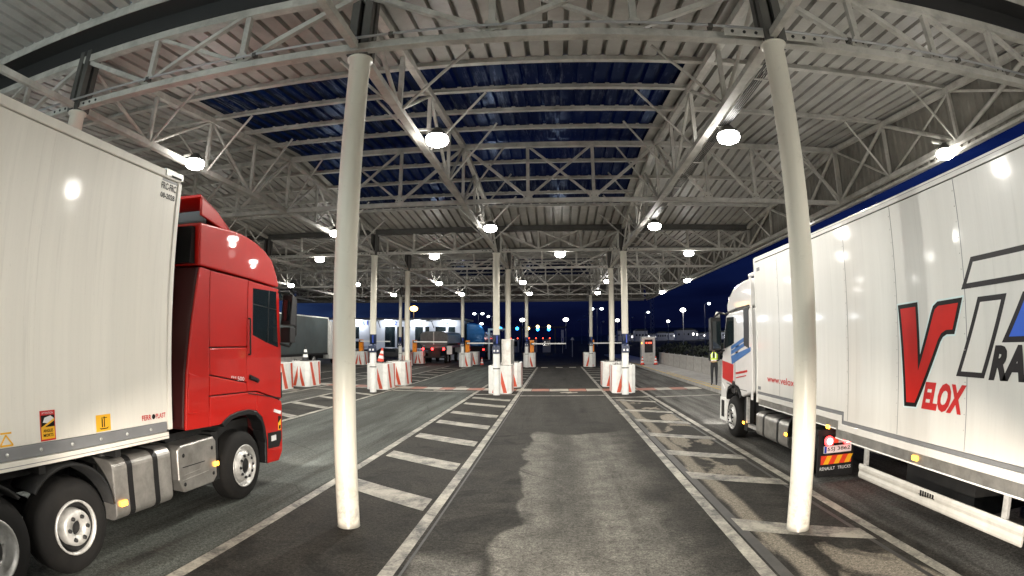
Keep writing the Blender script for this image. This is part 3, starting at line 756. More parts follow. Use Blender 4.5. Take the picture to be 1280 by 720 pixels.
mb.box(RI + .2, RX - .2, 5.75, 5.78, 3.7, 3.92, 'black'); mb.build('air_deflector', T, bevel=.012)  # black sheet inside stands in for the shade of the opening
def shell(name, poly, m='red', parent=cab, lab=None, a=-.035, b=0., bev=.012):
    q = MB(); q.prism(poly, 'x', RX + a, RX + b, m); return q.build(name, parent, bevel=bev, label=lab, seg=3)
shell('side_deflector', [(5.19, 1.17), (5.665, 1.155), (5.695, 1.79), (5.69, 2.1), (5.66, 2.9), (5.655, 3.115), (5.44, 3.125), (5.36, 2.62), (5.24, 1.84)])
shell('side_deflector_flap', [(5.235, 1.37), (5.46, 1.34), (5.47, 1.80), (5.27, 1.845)], a=-.01, b=.008, bev=.006)
shell('sleeper_panel', [(5.705, 2.155), (6.59, 2.16), (6.575, 3.09), (5.665, 3.11), (5.69, 2.4)])
shell('sleeper_panel', [(5.71, 1.81), (6.59, 1.665), (6.59, 2.145), (5.705, 2.14)])
shell('locker_door', [(5.71, 1.545), (6.59, 1.53), (6.59, 1.65), (5.71, 1.795)])
shell('wheel_arch_panel', [(5.68, 1.155), (5.9, 1.15)] + ARCH[:6] + [(6.86, 1.5), (6.6, 1.515), (5.71, 1.53)])
shell('front_corner', ARCH[5:] + [(7.46, .38), (7.585, .52), (7.6, .8), (7.61, 1.25), (7.585, 1.31), (6.87, 1.5), (6.85, 1.25)])
shell('door', [(6.605, 1.53), (6.88, 1.515), (7.585, 1.33), (7.60, 2.05), (7.485, 3.04), (6.59, 3.085)])
win = shell('side_window', [(6.71, 2.99), (6.74, 2.32), (7.12, 2.22), (7.50, 2.14), (7.40, 3.0)], 'glass', a=-.02, b=.004, bev=.01)
mb = MB(); mb.bar((RX + .005, 6.73, 2.76), (RX + .005, 7.42, 2.72), .006, .012, 'chassis'); mb.box(RX + .004, RX + .008, 7.16, 7.18, 2.22, 3.0, 'black'); mb.build('window_bar', win)
mb = MB(); mb.prism([(6.64, 1.7), (6.9, 1.63), (6.92, 1.69), (6.66, 1.77)], 'x', RX - .004, RX + .006, 'black'); mb.bar((RX + .016, 6.66, 1.73), (RX + .016, 6.9, 1.665), .02, .03, 'black'); mb.build('door_handle', cab)
mb = MB()           # black edge round the arch
inn = [(y, z) for y, z in ARCH]; cen = (6.5, .6)
outp = [(cen[0] + (y - cen[0]) * .90, cen[1] + (z - cen[1]) * .90) for y, z in inn]
mb.prism(inn + outp[::-1], 'x', RX - .2, RX + .004, 'black'); mb.build('arch_trim', cab, bevel=.008)
mb = MB(); mb.prism([(7.14, .62), (7.48, .60), (7.56, .72), (7.56, .84), (7.14, .86)], 'x', RX - .03, RX + .003, 'black'); mb.build('fog_lamp_recess', cab)
mb = MB(); mb.path([(RX + .0, 6.63, 2.05), (RX + .035, 6.635, 2.05), (RX + .035, 6.62, 2.55), (RX + .0, 6.615, 2.55)], .013, 'black', 8); mb.build('grab_rail', cab)
mb = MB(); mb.box(RX - .03, RX + .006, 6.62, 7.55, 1.475, 1.49, 'black'); mb.v = [(x, y, z - (y - 6.62) * .16 + .02) for x, y, z in mb.v]; mb.build('door_seal', cab)
mb = MB(); mb.box(RX - .01, RX + .012, 7.24, 7.38, .72, .80, 'plate'); mb.build('reflector', cab)
mb = MB(); mb.prism([(7.34, 1.16), (7.54, 1.10), (7.56, 1.15), (7.36, 1.2)], 'x', RX - .01, RX + .012, 'plate'); mb.build('side_lamp', cab)
mb = MB(); mb.prism([(7.47, .86), (7.55, .86), (7.56, 1.07), (7.48, 1.08)], 'x', RX - .005, RX + .0035, 'yellow')
mb.prism([(7.47, .97), (7.56, 1.03), (7.56, 1.07), (7.48, 1.08)], 'x', RX, RX + .0045, 'ink'); mb.prism([(7.485, .875), (7.54, .875), (7.545, .93), (7.49, .93)], 'x', RX, RX + .0045, 'ink'); mb.build('warning_sticker', cab)
mb = MB(); mb.text('500', (RX + .004, 6.34, 1.70), (0, 1, -.08), (0, .0, 1), .055, 'plate', .004, .17); mb.text('FH', (RX + .004, 6.19, 1.74), (0, 1, -.08), (0, 0, 1), .03, 'plate', .004, .11); mb.build('badge_lettering', cab)
mb = MB(); mb.prism([(7.47, 3.03), (7.5, 2.95), (7.7, 2.88), (7.72, 2.95), (7.6, 3.05)], 'x', RI + .1, RX - .06, 'glass'); mb.build('sun_visor', cab, bevel=.01)
mb = MB(); mb.prism([(7.50, 2.95), (7.625, 2.0), (7.64, 2.0), (7.515, 2.95)], 'x', RI + .12, RX - .12, 'glass'); mb.build('windscreen', cab)
mb = MB(); mb.prism([(7.62, .5), (7.66, .55), (7.665, 1.9), (7.62, 1.95)], 'x', RI + .15, RX - .15, 'black'); mb.build('grille', cab, bevel=.01)
for xx in (RX - .3, RI + .3):
    mb = MB(); mb.prism([(7.6, .78), (7.66, .80), (7.65, 1.02), (7.6, 1.04)], 'x', xx - .18, xx + .18, 'head'); h = mb.build('headlight', T, bevel=.01)
    lamp('headlight_beam', (xx, 7.75, .85), 280, (1, .95, .88), .08, T, ((0, 1, -.12), 75))
mb = MB()           # mirrors on black arms
mb.prism([(7.60, 2.50), (7.78, 2.48), (7.8, 2.93), (7.66, 2.97)], 'x', RX - .02, RX + .16, 'black')
mb.prism([(7.60, 2.22), (7.78, 2.22), (7.78, 2.45), (7.6, 2.46)], 'x', RX - .02, RX + .16, 'black')
mb.path([(RX - .02, 7.46, 3.0), (RX + .08, 7.66, 3.02), (RX + .13, 7.82, 2.9), (RX + .13, 7.84, 2.35), (RX + .08, 7.72, 2.16), (RX - .02, 7.56, 2.2)], .022, 'black'); mi = mb.build('mirror', T, bevel=.03, seg=3)
mb = MB(); mb.box(RX + .02, RX + .13, 7.60, 7.612, 2.56, 2.88, 'glass'); mb.build('mirror_glass', mi)
mb = MB(); mb.box(RX - .04, RX - .02, 7.62, 7.66, 1.35, 1.75, 'black'); mb.build('front_flap', T)
mb = MB()           # cab back in flat black, painted as shade; air lines
mb.box(RI + .3, RX - .35, 5.22, 5.3, 1.2, 3.0, 'black'); mb.box(RI + .1, RX - .09, 5.33, 5.44, 3.17, 3.62, 'ink'); mb.build('rear_shade_panel', cab)
mb = MB(); mb.lathe([(.001, 0), (.19, .02), (.2, .1), (.2, .5), (.001, .52)], (RX - .5, 5.05, 3.2), 'z', 'darkred', 16); mb.build('intake_snorkel', T)
for k in range(3):
    mb = MB(); mb.path([(RC + .2 + .1 * k, 5.2, 1.7), (RC + .2 + .1 * k, 5.0, 1.35 - .05 * k), (RC + .2 + .1 * k, 4.85, 1.5)], .02, 'inkblue' if k == 0 else 'black'); mb.build('air_line', T)
def rbox_profile(y0, y1, z0, z1, r): return [(y0 + r, z0), (y1 - r, z0), (y1, z0 + r), (y1, z1 - r), (y1 - r, z1), (y0 + r, z1), (y0, z1 - r), (y0, z0 + r)]
def fuel_tank(parent, x_out, sgn, y0, y1, z0, z1, straps, dep=.62):
    mb = MB(); r = .1; x_in = x_out - sgn * dep
    def PX(q): return x_out - sgn * q
    poly = []
    for (cx_, cz_, a0) in ((r, z0 + r, 180), (r, z1 - r, 90), (dep - r, z1 - r, 0), (dep - r, z0 + r, -90)):
        for k in range(6):
            a = R(a0 + (0 if True else 0) + (90 if False else 0)); pass
    poly = []
    for cq, cz, s0 in ((r, z1 - r, 180), (dep - r, z1 - r, 90), (dep - r, z0 + r, 0), (r, z0 + r, -90)):
        for k in range(6):
            a = R(s0 - 90 * k / 5); poly.append((PX(cq + r * math.cos(a)), cz + r * math.sin(a)))
    mb.prism(poly, 'y', y0, y1, 'alu'); t = mb.build('fuel_tank', parent, bevel=.012)
    for y in straps:
        sb = MB(); c = ((x_out + x_in) / 2, (z0 + z1) / 2)
        pp = [(c[0] + (px - c[0]) * 1.02, c[1] + (pz - c[1]) * 1.02) for px, pz in poly]; sb.prism(pp, 'y', y - .04, y + .04, 'black'); sb.build('strap', t)
    cp = MB(); cp.lathe([(.07, 0), (.07, .05), (.05, .06), (.001, .06)], (PX(.28), y0 + .12, z1), 'z', 'chassis', 14); cp.build('filler_cap', t)
    return t
tk = fuel_tank(T, RX - .02, 1, 3.95, 4.90, .38, 1.02, (4.2, 4.62))
mb = MB(); mb.prism([(5.02, .60), (5.12, .43), (5.72, .43), (5.81, .50), (5.82, .96), (5.76, 1.02), (5.08, 1.0), (5.02, .96)], 'x', RX - .5, RX - .015, 'alu')
pn = mb.build('side_panel', T, bevel=.02, seg=3)
mb = MB()
mb.box(RX - .016, RX - .011, 5.1, 5.55, .735, .745, 'chassis'); mb.bar((RX - .013, 5.1, .58), (RX - .013, 5.62, .6), .012, .012, 'alu'); mb.bar((RX - .013, 5.12, .64), (RX - .013, 5.45, .655), .008, .008, 'alu')
for y, z in ((5.13, .88), (5.72, .88), (5.13, .53), (5.73, .55)): mb.lathe([(.001, .006), (.024, .004), (.026, 0)], (RX - .015, y, z), 'x', 'chassis', 10)
mb.build('step_tread', pn)
mb = MB(); mb.box(RX - .4, RX - .1, 5.84, 5.98, .4, 1.05, 'chassis'); mb.build('mudguard', T, bevel=.01)
marker(T, (RX - .005, 4.06, .56), 1); marker(T, (RX - .005, 5.79, .66), 1)
mb = MB(); fender(mb, (RX - .2, 3.36, .5), .56, RX - .42, RX - .02, R(8), R(138)); mb.build('rear_mudguard', T)
mb = MB(); fender(mb, (RX - .2, 2.34, .5), .55, RX - .42, RX - .03, R(42), R(172)); mb.build('rear_mudguard', T)
wheel(T, (RX - .03, 6.5, .49), 1, True, .49); wheel(T, (RX - .04, 3.39, .47), 1, True, .465, holes=6); wheel(T, (RX - .04, 2.38, .49), 1, False, .48, .5)
for y in (6.5, 3.39, 2.38): wheel(T, (RI + .03, y, .49), -1, y != 2.38)

# ------------------------------------------------------------------ white refrigerated trailer on the red tractor
LX = -4.2
TL = thing('semi_trailer', 'plain cream white refrigerated trailer with yellow stickers, coupled to the red tractor', 'trailer', (LX - 1.28, -2, 0))
mb = MB(); mb.box(LX - 2.56, LX, -8.7, 4.80, 1.337, 3.995, 'white_sheet')
for y in (2.86, 2.98, .6, .72, -1.8, -1.68): mb.box(LX - .02, LX + .0015, y - .022, y + .022, 1.345, 3.985, 'white_sheet')
bd = mb.build('body', TL, bevel=.0015)
mb = MB(); mb.box(LX - 2.57, LX + .006, -8.72, 4.86, 4.005, 4.10, 'white_sheet'); tr_ = mb.build('top_rail', TL, bevel=.015)
mb = MB(); mb.box(LX - .3, LX + .014, 4.56, 4.885, 4.03, 4.115, 'rim'); mb.box(LX - .1, LX + .018, 4.66, 4.85, 4.035, 4.06, 'chassis'); mb.build('corner_cap', tr_, bevel=.008)
mb = MB(); mb.box(LX - 2.56, LX + .012, 4.805, 4.875, 1.24, 4.0, 'white_sheet'); mb.box(LX - .02, LX + .004, 4.79, 4.806, 1.3, 3.99, 'white_sheet'); mb.build('front_post', TL, bevel=.02)
mb = MB(); mb.box(LX - 2.56, LX + .008, -8.7, 4.78, 1.226, 1.333, 'greyband'); bl = mb.build('bottom_rail', TL, bevel=.006)
mb = MB()
y = -3.0
while y < 4.75: mb.lathe([(.001, .012), (.014, .01), (.018, 0)], (LX + .008, y, 1.28), 'x', 'rim', 10); y += .375
mb.each('rivet', bl)
mb = MB(); mb.box(LX - 2.56, LX + .03, -8.7, 4.78, 1.15, 1.222, 'white_sheet'); mb.box(LX - 2.5, LX + .034, -8.7, 4.78, 1.178, 1.184, 'greyband'); mb.build('lower_lip', TL, bevel=.008)
mb = MB(); fx = LX + .003
mb.box(LX, fx, 4.53, 4.86, 3.965, 3.993, 'greyband'); mb.box(LX, fx, 4.80, 4.862, 3.74, 3.993, 'greyband'); mb.text('FRC-FRC', (fx - .002, 4.52, 3.875), (0, 1, 0), (0, 0, 1), .075, 'ink', .003, .26, bold=.02)
mb.text('08-2028', (fx - .002, 4.52, 3.775), (0, 1, 0), (0, 0, 1), .06, 'ink', .003, .25, bold=.02); mb.build('certificate_plate', bd)
def shift(mb, dz): mb.v = [(x, y, z + dz) for x, y, z in mb.v]
st = MB(); st.box(LX, fx, 3.01, 3.185, 1.30, 1.56, 'inkred'); st.box(fx, fx + .001, 3.02, 3.175, 1.315, 1.52, 'yellow'); st.box(fx + .001, fx + .002, 3.02, 3.175, 1.42, 1.52, 'ink')
st.prism([(3.04, 1.46), (3.1, 1.45), (3.17, 1.49), (3.13, 1.515), (3.06, 1.5)], 'x', fx + .002, fx + .003, 'plate'); st.prism([(3.02, 1.42), (3.06, 1.42), (3.175, 1.47), (3.175, 1.49)], 'x', fx + .002, fx + .0035, 'yellow')
st.text('ATTENTION', (fx + .0, 3.03, 1.53), (0, 1, 0), (0, 0, 1), .018, 'plate', .002, .13); st.text('ANGLES', (fx + .001, 3.04, 1.375), (0, 1, 0), (0, 0, 1), .026, 'ink', .002, .115, bold=.02); st.text('MORTS', (fx + .001, 3.04, 1.335), (0, 1, 0), (0, 0, 1), .026, 'ink', .002, .115, bold=.02)
shift(st, .045); st.build('warning_sticker', bd, label='tall red and yellow blind spot warning sticker')
st = MB(); st.box(LX, fx, 3.70, 3.9, 1.30, 1.46, 'yellow'); st.box(fx, fx + .001, 3.775, 3.79, 1.34, 1.42, 'ink'); st.box(fx, fx + .001, 3.805, 3.818, 1.34, 1.44, 'ink'); st.box(fx, fx + .001, 3.77, 3.85, 1.425, 1.432, 'ink')
st.prism([(3.74, 1.335), (3.76, 1.32), (3.85, 1.32), (3.875, 1.34), (3.84, 1.33), (3.77, 1.33)], 'x', fx, fx + .001, 'ink'); shift(st, .048); st.build('landing_leg_sticker', bd, label='square yellow sticker with a black landing leg symbol')
st = MB(); st.text('FERR', (fx - .002, 4.37, 1.405), (0, 1, 0), (0, 0, 1), .055, 'inkred', .003, .15, bold=.02); st.lathe([(.001, .003), (.028, .003)], (LX, 4.56, 1.432), 'x', 'ink', 14, False); st.text('PLAST', (fx - .002, 4.595, 1.405), (0, 1, 0), (0, 0, 1), .055, 'inkred', .003, .165, bold=.02); shift(st, -.02); st.build('maker_lettering', bd)
st = MB()
for a, b in (((2.565, 1.395), (2.70, 1.395)), ((2.565, 1.395), (2.63, 1.48)), ((2.70, 1.395), (2.63, 1.48)), ((2.575, 1.495), (2.69, 1.495))): st.bar((fx, a[0], a[1]), (fx, b[0], b[1]), .003, .014, 'yellow')
shift(st, -.04); st.build('triangle_sticker', bd)
mb = MB(); mb.box(LX - 1.7, LX - 1.45, -8.6, 4.6, 1.0, 1.148, 'chassis').box(LX - 1.1, LX - .85, -8.6, 4.6, 1.0, 1.148, 'chassis').box(LX - 2.2, LX - .35, 2.3, 4.7, 1.1, 1.149, 'chassis')
for y in range(-8, 5): mb.box(LX - 2.5, LX - .06, y, y + .08, 1.05, 1.148, 'chassis')
mb.build('frame', TL)
mb = MB(); mb.box(LX - .55, LX - .4, .55, .7, .1, 1.15, 'chassis'); mb.box(LX - .65, LX - .3, .45, .8, .06, .1, 'chassis'); mb.build('landing_leg', TL)
for y in (-4.6, -5.9, -7.2):
    wheel(TL, (LX - .03, y, .5), 1, True); wheel(TL, (LX - 2.53, y, .5), -1, True)
mb = MB(); mb.prism([(4.9, 2.2), (5.12, 2.3), (5.14, 3.6), (4.9, 3.75)], 'x', LX - 2.2, LX - .36, 'offwhite'); mb.build('cooling_unit', TL, bevel=.05)

# ------------------------------------------------------------------ white tractor unit (right)
WX = 4.0; WI = 6.5; WC = 5.25
W = thing('lorry_tractor', 'white lorry tractor with blue and red side stripes and lit red tail lamps', 'truck', (WC, 9.8, 0))
mb = MB(); mb.box(WC - .5, WC - .28, 7.55, 12.4, .68, .95, 'chassis').box(WC + .28, WC + .5, 7.55, 12.4, .68, .95, 'chassis').box(WC - 1.0, WC + 1.0, 10.5, 12.6, .45, 1.0, 'chassis').box(WC - .6, WC + .6, 7.8, 9.2, .85, .95, 'chassis')
for y in (8.3, 11.93): mb.tube((WX + .2, y, .48), (WI - .2, y, .48), .1, 'chassis')
mb.build('chassis', W)
WARCH = [(11.35, .97), (11.42, 1.06), (11.55, 1.15), (11.74, 1.19), (12.05, 1.185), (12.25, 1.13), (12.35, 1.0), (12.37, .86)]
lowp = [(10.66, 1.13)] + WARCH + [(12.38, .26), (12.86, .24), (12.9, .75), (12.86, 1.34), (12.74, 1.93), (12.42, 2.79), (12.2, 2.845), (10.74, 2.88)]
mb = MB(); mb.prism(lowp, 'x', WX + .02, WI, 'white_paint'); wc = mb.build('cab', W, bevel=.05, seg=3)
mb = MB(); mb.prism([(10.74, 2.905), (12.18, 2.87), (12.40, 2.83), (12.46, 2.92), (12.43, 3.07), (12.25, 3.22), (11.97, 3.37), (11.6, 3.45), (11.2, 3.49), (10.74, 3.5)], 'x', WX + .06, WI - .04, 'white_paint'); wr_ = mb.build('roof', W, bevel=.08, seg=4)
mb = MB(); mb.box(WX + .3, WX + .42, 11.5, 11.9, 3.42, 3.52, 'rim'); mb.box(WX + .5, WX + .62, 11.1, 11.4, 3.46, 3.58, 'rim'); mb.box(WX + .08, WX + .12, 12.3, 12.36, 3.16, 3.22, 'rim'); mb.each('roof_lamp', wr_)
def wsh(name, poly, m, a=.0, b=.022, lab=None, bev=.0, parent=None):
    q = MB(); q.prism(poly, 'x', WX + a, WX + b, m); return q.build(name, parent or wc, bevel=bev, label=lab)
wsh('side_window', [(12.32, 2.74), (11.82, 2.74), (11.84, 2.15), (12.0, 2.1), (12.62, 2.0)], 'glass', .008, .03)
wsh('window_post', [(11.14, 2.88), (10.84, 2.89), (10.86, 2.04), (11.16, 2.1)], 'black', .008, .03)
wsh('roof_seam', [(12.4, 2.86), (11.9, 2.9), (11.7, 2.93), (10.9, 2.95), (10.9, 2.925), (11.7, 2.9), (11.9, 2.87), (12.4, 2.83)], 'black', .03, .07)
wsh('blue_stripe', [(12.05, 2.07), (10.9, 2.33), (10.9, 2.24), (12.05, 1.99)], 'stripeblue', .014, .024); wsh('blue_stripe', [(12.05, 1.97), (10.9, 2.21), (10.9, 2.13), (12.06, 1.88)], 'stripeblue', .014, .024); wsh('blue_stripe', [(12.06, 1.85), (10.76, 2.07), (10.76, 1.98), (12.0, 1.66)], 'stripeblue', .014, .024)
wsh('blue_stripe', [(10.72, 2.42), (10.66, 2.43), (10.64, 2.36), (10.72, 2.35)], 'stripeblue', .014, .024)
wsh('red_panel', [(12.72, 1.72), (12.15, 1.68), (11.9, 1.66), (11.92, 1.22), (12.72, 1.3)], 'inkred2', .014, .024); wsh('white_flash', [(12.45, 1.70), (12.3, 1.70), (12.42, 1.42), (12.47, 1.42)], 'white_paint', .02, .0255)
wsh('red_badge', [(11.75, 2.13), (11.5, 2.15), (11.5, 1.98), (11.75, 1.96)], 'inkred2', .02, .0265); wsh('cream_badge', [(11.74, 1.95), (11.56, 1.97), (11.56, 1.84), (11.74, 1.82)], 'yellow', .02, .0265)
mb = MB()
for k, (a, b) in enumerate(((11.72, 10.98), (11.72, 11.05))): mb.bar((WX + .018, a, 1.47 - k * .1), (WX + .018, b, 1.56 - k * .1), .012, .045 if k == 0 else .02, 'inkred2')
mb.build('red_lettering', wc)
wsh('door_seam', [(11.80, 1.92), (11.78, 1.92), (11.78, 1.2), (11.80, 1.2)], 'black', .016, .0235); wsh('door_seam', [(12.4, 1.2), (11.4, 1.13), (11.0, 1.13), (11.0, 1.145), (11.4, 1.145), (12.4, 1.215)], 'black', .016, .0235)
wsh('door_handle', [(11.95, 1.3), (11.8, 1.28), (11.78, 1.0), (12.0, 1.02)], 'black', .0, .05, bev=.02); wsh('marker_strip', [(12.72, 1.2), (12.5, 1.08), (12.53, 1.04), (12.72, 1.15)], 'plate', .014, .026)
mb = MB(); cen = (11.93, .55); inn = WARCH; outp = [(cen[0] + (a - cen[0]) * .9, cen[1] + (b - cen[1]) * .9) for a, b in inn]; mb.prism(inn + outp[::-1], 'x', WX + .0, WX + .2, 'chassis'); mb.build('arch_trim', wc)
mb = MB(); mb.prism([(12.4, .86), (12.86, .84), (12.86, .3), (12.4, .3)], 'x', WX + .004, WX + .04, 'offwhite'); mb.box(WX - .004, WX + .01, 12.52, 12.74, .38, .78, 'black'); mb.build('bumper_corner', wc, bevel=.01)
mb = MB(); mb.prism([(12.44, 2.75), (12.75, 1.95), (12.765, 1.95), (12.455, 2.76)], 'x', WX + .12, WI - .12, 'glass'); mb.build('windscreen', wc)
mb = MB(); mb.prism([(12.88, .9), (12.9, .9), (12.80, 1.75), (12.78, 1.75)], 'x', WX + .2, WI - .2, 'black'); mb.build('grille', wc)
for xx in (WX + .3, WI - .3):
    mb = MB(); mb.prism([(12.85, .62), (12.92, .64), (12.92, .8), (12.86, .84)], 'x', xx - .2, xx + .2, 'head'); mb.build('headlight', W, bevel=.01)
    lamp('headlight_beam', (xx, 13.05, .7), 420, (1, .96, .9), .08, W, ((0, 1, -.10), 80))
mb = MB(); mb.prism([(12.52, 1.98), (12.74, 1.96), (12.74, 2.72), (12.58, 2.76)], 'x', WX - .32, WX - .06, 'black'); mb.path([(WX + .02, 12.4, 2.82), (WX - .1, 12.55, 2.86), (WX - .2, 12.62, 2.78)], .025, 'black'); mb.path([(WX + .02, 12.55, 1.98), (WX - .12, 12.62, 1.9), (WX - .2, 12.62, 1.96)], .025, 'black')
mi = mb.build('mirror', W, bevel=.03, seg=3)
mb = MB()
for (dx, z) in ((-.26, 2.3), (-.12, 2.2), (-.2, 2.1), (-.1, 2.05)): mb.lathe([(.001, 0), (.012, 0)], (WX + dx, 12.51, z), 'y', 'plate', 6)
mb.box(WX - .29, WX - .09, 12.505, 12.512, 2.02, 2.66, 'glass'); mb.build('mirror_glass', mi)
mb = MB(); mb.sphere((WX - .1, 12.72, 2.78), .1, 'offwhite', 8, (.6, .8, 1.2)); mb.build('kerb_mirror', W)
# tall white side fairing behind the cab
mb = MB(); mb.box(WX, WX + .035, 10.32, 10.72, 3.50, 3.57, 'white_paint'); mb.box(WX, WX + .035, 10.62, 10.71, .98, 3.5, 'white_paint'); mb.build('side_fairing', W, bevel=.012)
mb = MB(); mb.box(WX + .10, WX + .12, 10.31, 10.62, 1.15, 2.85, 'ink'); mb.box(WX + .3, WI - .3, 10.55, 10.6, 1.0, 2.9, 'chassis'); mb.path([(WX + .1, 10.5, 1.3), (WX + .1, 10.45, 2.0), (WX + .1, 10.5, 2.5)], .03, 'offwhite'); mb.build('gap_shade_panel', W)  # ink sheet stands in for the shade in the gap behind the cab
mb = MB(); mb.tube((WX + .3, 10.2, 3.05), (WX + .3, 10.5, 3.05), .22, 'white_paint', 18); mb.box(WX + .1, WX + .5, 10.3, 10.5, 2.86, 3.28, 'white_paint'); mb.build('intake', W, bevel=.02)
fuel_tank(W, WX + .02, -1, 8.85, 10.42, .30, .78, (9.3, 10.0), .6)
marker(W, (WX + .02, 11.18, .44), -1); marker(W, (WX + .01, 8.9, .56), -1)
mb = MB(); mb.box(WX + .1, WX + .35, 11.15, 11.35, .25, 1.0, 'chassis'); mb.box(WX + .05, WX + .1, 11.0, 11.1, .45, 1.0, 'rim'); mb.box(WX + .1, WX + .2, 10.5, 11.1, .35, .41, 'rim'); mb.build('step', W)
wheel(W, (WX + .02, 11.95, .47), -1, True, .475); wheel(W, (WI - .02, 11.95, .47), 1, True, .475)
wheel(W, (WX + .06, 8.3, .47), -1, False, .475, .5); wheel(W, (WI - .06, 8.3, .47), 1, False, .475, .5)
# tail board on the rear mudguard
ty = 7.55
mb = MB(); mb.box(WX - .02, WX + .62, ty + .01, ty + .05, .10, .80, 'chassis'); mb.box(WX - .04, WX + .64, ty + .0, ty + .3, .76, .84, 'chassis'); tb = mb.build('mudflap', W)
mb = MB(); mb.box(WX + .05, WX + .56, ty - .05, ty + .01, .60, .74, 'black'); mb.box(WX + .22, WX + .30, ty - .056, ty - .05, .63, .72, 'amberled' if False else 'redstripe'); mb.box(WX + .30, WX + .38, ty - .056, ty - .05, .63, .72, 'rim'); tl = mb.build('tail_light', W, bevel=.008)
for xx in (WX + .13, WX + .46):
    mb = MB(); mb.lathe([(.08, -.0), (.078, -.02), (.05, -.03)], (xx, ty - .05, .67), 'y', 'tail', 18); mb.lathe([(.052, -.028), (.001, -.034)], (xx, ty - .05, .67), 'y', 'tailcore', 18); mb.build('tail_lens', tl)
lamp('tail_glow', (WX + .3, ty - .25, .70), .8, (1, .1, .08), .1, W)
mb = MB(); mb.box(WX + .07, WX + .56, ty - .02, ty + .005, .475, .585, 'plate'); mb.box(WX + .072, WX + .11, ty - .023, ty - .02, .48, .58, 'plateblue'); mb.text('5SJ 3862', (WX + .125, ty - .022, .495), (1, 0, 0), (0, 0, 1), .072, 'ink', .002, .41, bold=.01); mb.build('licence_plate', W)
mb = MB(); mb.box(WX + .03, WX + .57, ty - .015, ty + .008, .30, .435, 'conered')
for k in range(3): mb.add([(WX + .06 + k * .19, ty - .018, .302), (WX + .15 + k * .19, ty - .018, .302), (WX + .22 + k * .19, ty - .018, .433), (WX + .13 + k * .19, ty - .018, .433)], [(0, 1, 2, 3)], 'yellow')
mb.build('chevron_board', W)
mb = MB(); mb.text('RENAULT', (WX + .02, ty + .008, .205), (1, 0, 0), (0, 0, 1), .05, 'plate', .003, .27); mb.build('mudflap_lettering', W)
mb = MB(); mb.text('TRUCKS', (WX + .34, ty + .008, .205), (1, 0, 0), (0, 0, 1), .05, 'plate', .003, .24); mb.build('mudflap_lettering', W)
mb = MB(); fender(mb, (WX + .3, 8.3, .47), .55, WX + .02, WX + .6, R(5), R(175)); mb.build('rear_mudguard', W)

# ------------------------------------------------------------------ white box trailer with lettering (right)
BX = 3.97
B = thing('semi_trailer', 'tall white box trailer with big red V and charcoal lettering on its side', 'trailer', (BX + 1.28, 3, 0))
poly = [(10.22, 3.74), (10.22, 1.21), (6.80, 1.21), (6.80, 1.09), (-4.6, 1.09), (-4.6, 3.74)]
mb = MB(); mb.prism(poly, 'x', BX, BX + 2.55, 'white_sheet2')
for y in (9.12, 7.9, 6.69, 5.49, 4.27, 3.05, 1.83, .6):
    mb.box(BX - .0014, BX + .01, y - .004, y + .004, 1.1 if y < 6.8 else 1.22, 3.735, 'greyband')
    for k in range(16): mb.lathe([(.001, -.004), (.006, -.003), (.007, 0)], (BX, y + .03, 1.3 + k * .155), 'x', 'rim', 6)
bb = mb.build('body', B)
mb = MB(); mb.box(BX - .008, BX + 2.558, -4.6, 10.24, 3.752, 3.83, 'white_sheet2'); mb.box(BX - .010, BX, -4.6, 10.24, 3.80, 3.806, 'greyband'); mb.build('top_rail', B, bevel=.012)
mb = MB(); mb.box(BX - .01, BX + 2.56, 10.225, 10.29, .98, 3.82, 'white_sheet2'); mb.build('front_post', B, bevel=.015)
mb = MB(); mb.prism([(10.22, 1.205), (6.805, 1.205), (6.805, 1.085), (-4.6, 1.085), (-4.6, 1.04), (6.85, 1.04), (6.85, 1.16), (10.22, 1.16)], 'x', BX - .003, BX + .05, 'greyband'); mb.build('grey_band', B)
mb = MB(); mb.prism([(10.22, 1.155), (6.855, 1.155), (6.855, 1.035), (-4.6, 1.035), (-4.6, .945), (6.95, .945), (6.95, 1.065), (10.22, 1.065)], 'x', BX - .006, BX + .05, 'white_sheet2'); mb.build('lower_rail', B, bevel=.006)
mb = MB(); mb.prism([(10.22, 1.06), (6.955, 1.06), (6.955, .94), (-4.6, .94), (-4.6, .82), (7.05, .82), (7.05, .95), (10.22, .95)], 'x', BX + .02, BX + .10, 'alu'); mb.box(BX + .012, BX + .03, -4.6, 7.05, .80, .818, 'offwhite'); mb.box(BX + .012, BX + .03, 7.06, 10.2, .93, .948, 'offwhite'); fr = mb.build('side_frame', B, bevel=.004)
mb = MB(); mb.box(BX + .2, BX + 2.35, -4.5, 6.9, .86, .97, 'chassis'); mb.box(BX + .7, BX + .9, -4.5, 6.8, .6, .86, 'chassis'); mb.box(BX + 1.7, BX + 1.9, -4.5, 6.8, .6, .86, 'chassis'); mb.box(BX + .2, BX + 2.3, 7.0, 10.2, .97, 1.05, 'chassis')
mb.box(BX + .35, BX + 1.9, 4.4, 5.7, .3, .85, 'chassis'); mb.box(BX + .3, BX + 1.2, 2.0, 3.6, .25, .85, 'chassis'); mb.build('frame', B)
marker(B, (BX + .012, 5.12, .88), -1); marker(B, (BX + .02, 7.3, .93), -1); marker(B, (BX + .012, 2.6, .88), -1)
mb = MB(); mb.box(BX - .002, BX + .01, 9.98, 10.14, 3.55, 3.62, 'greyband'); mb.box(BX - .004, BX + .01, 10.05, 10.2, 1.25, 1.31, 'greyband'); mb.each('label_plate', bb)
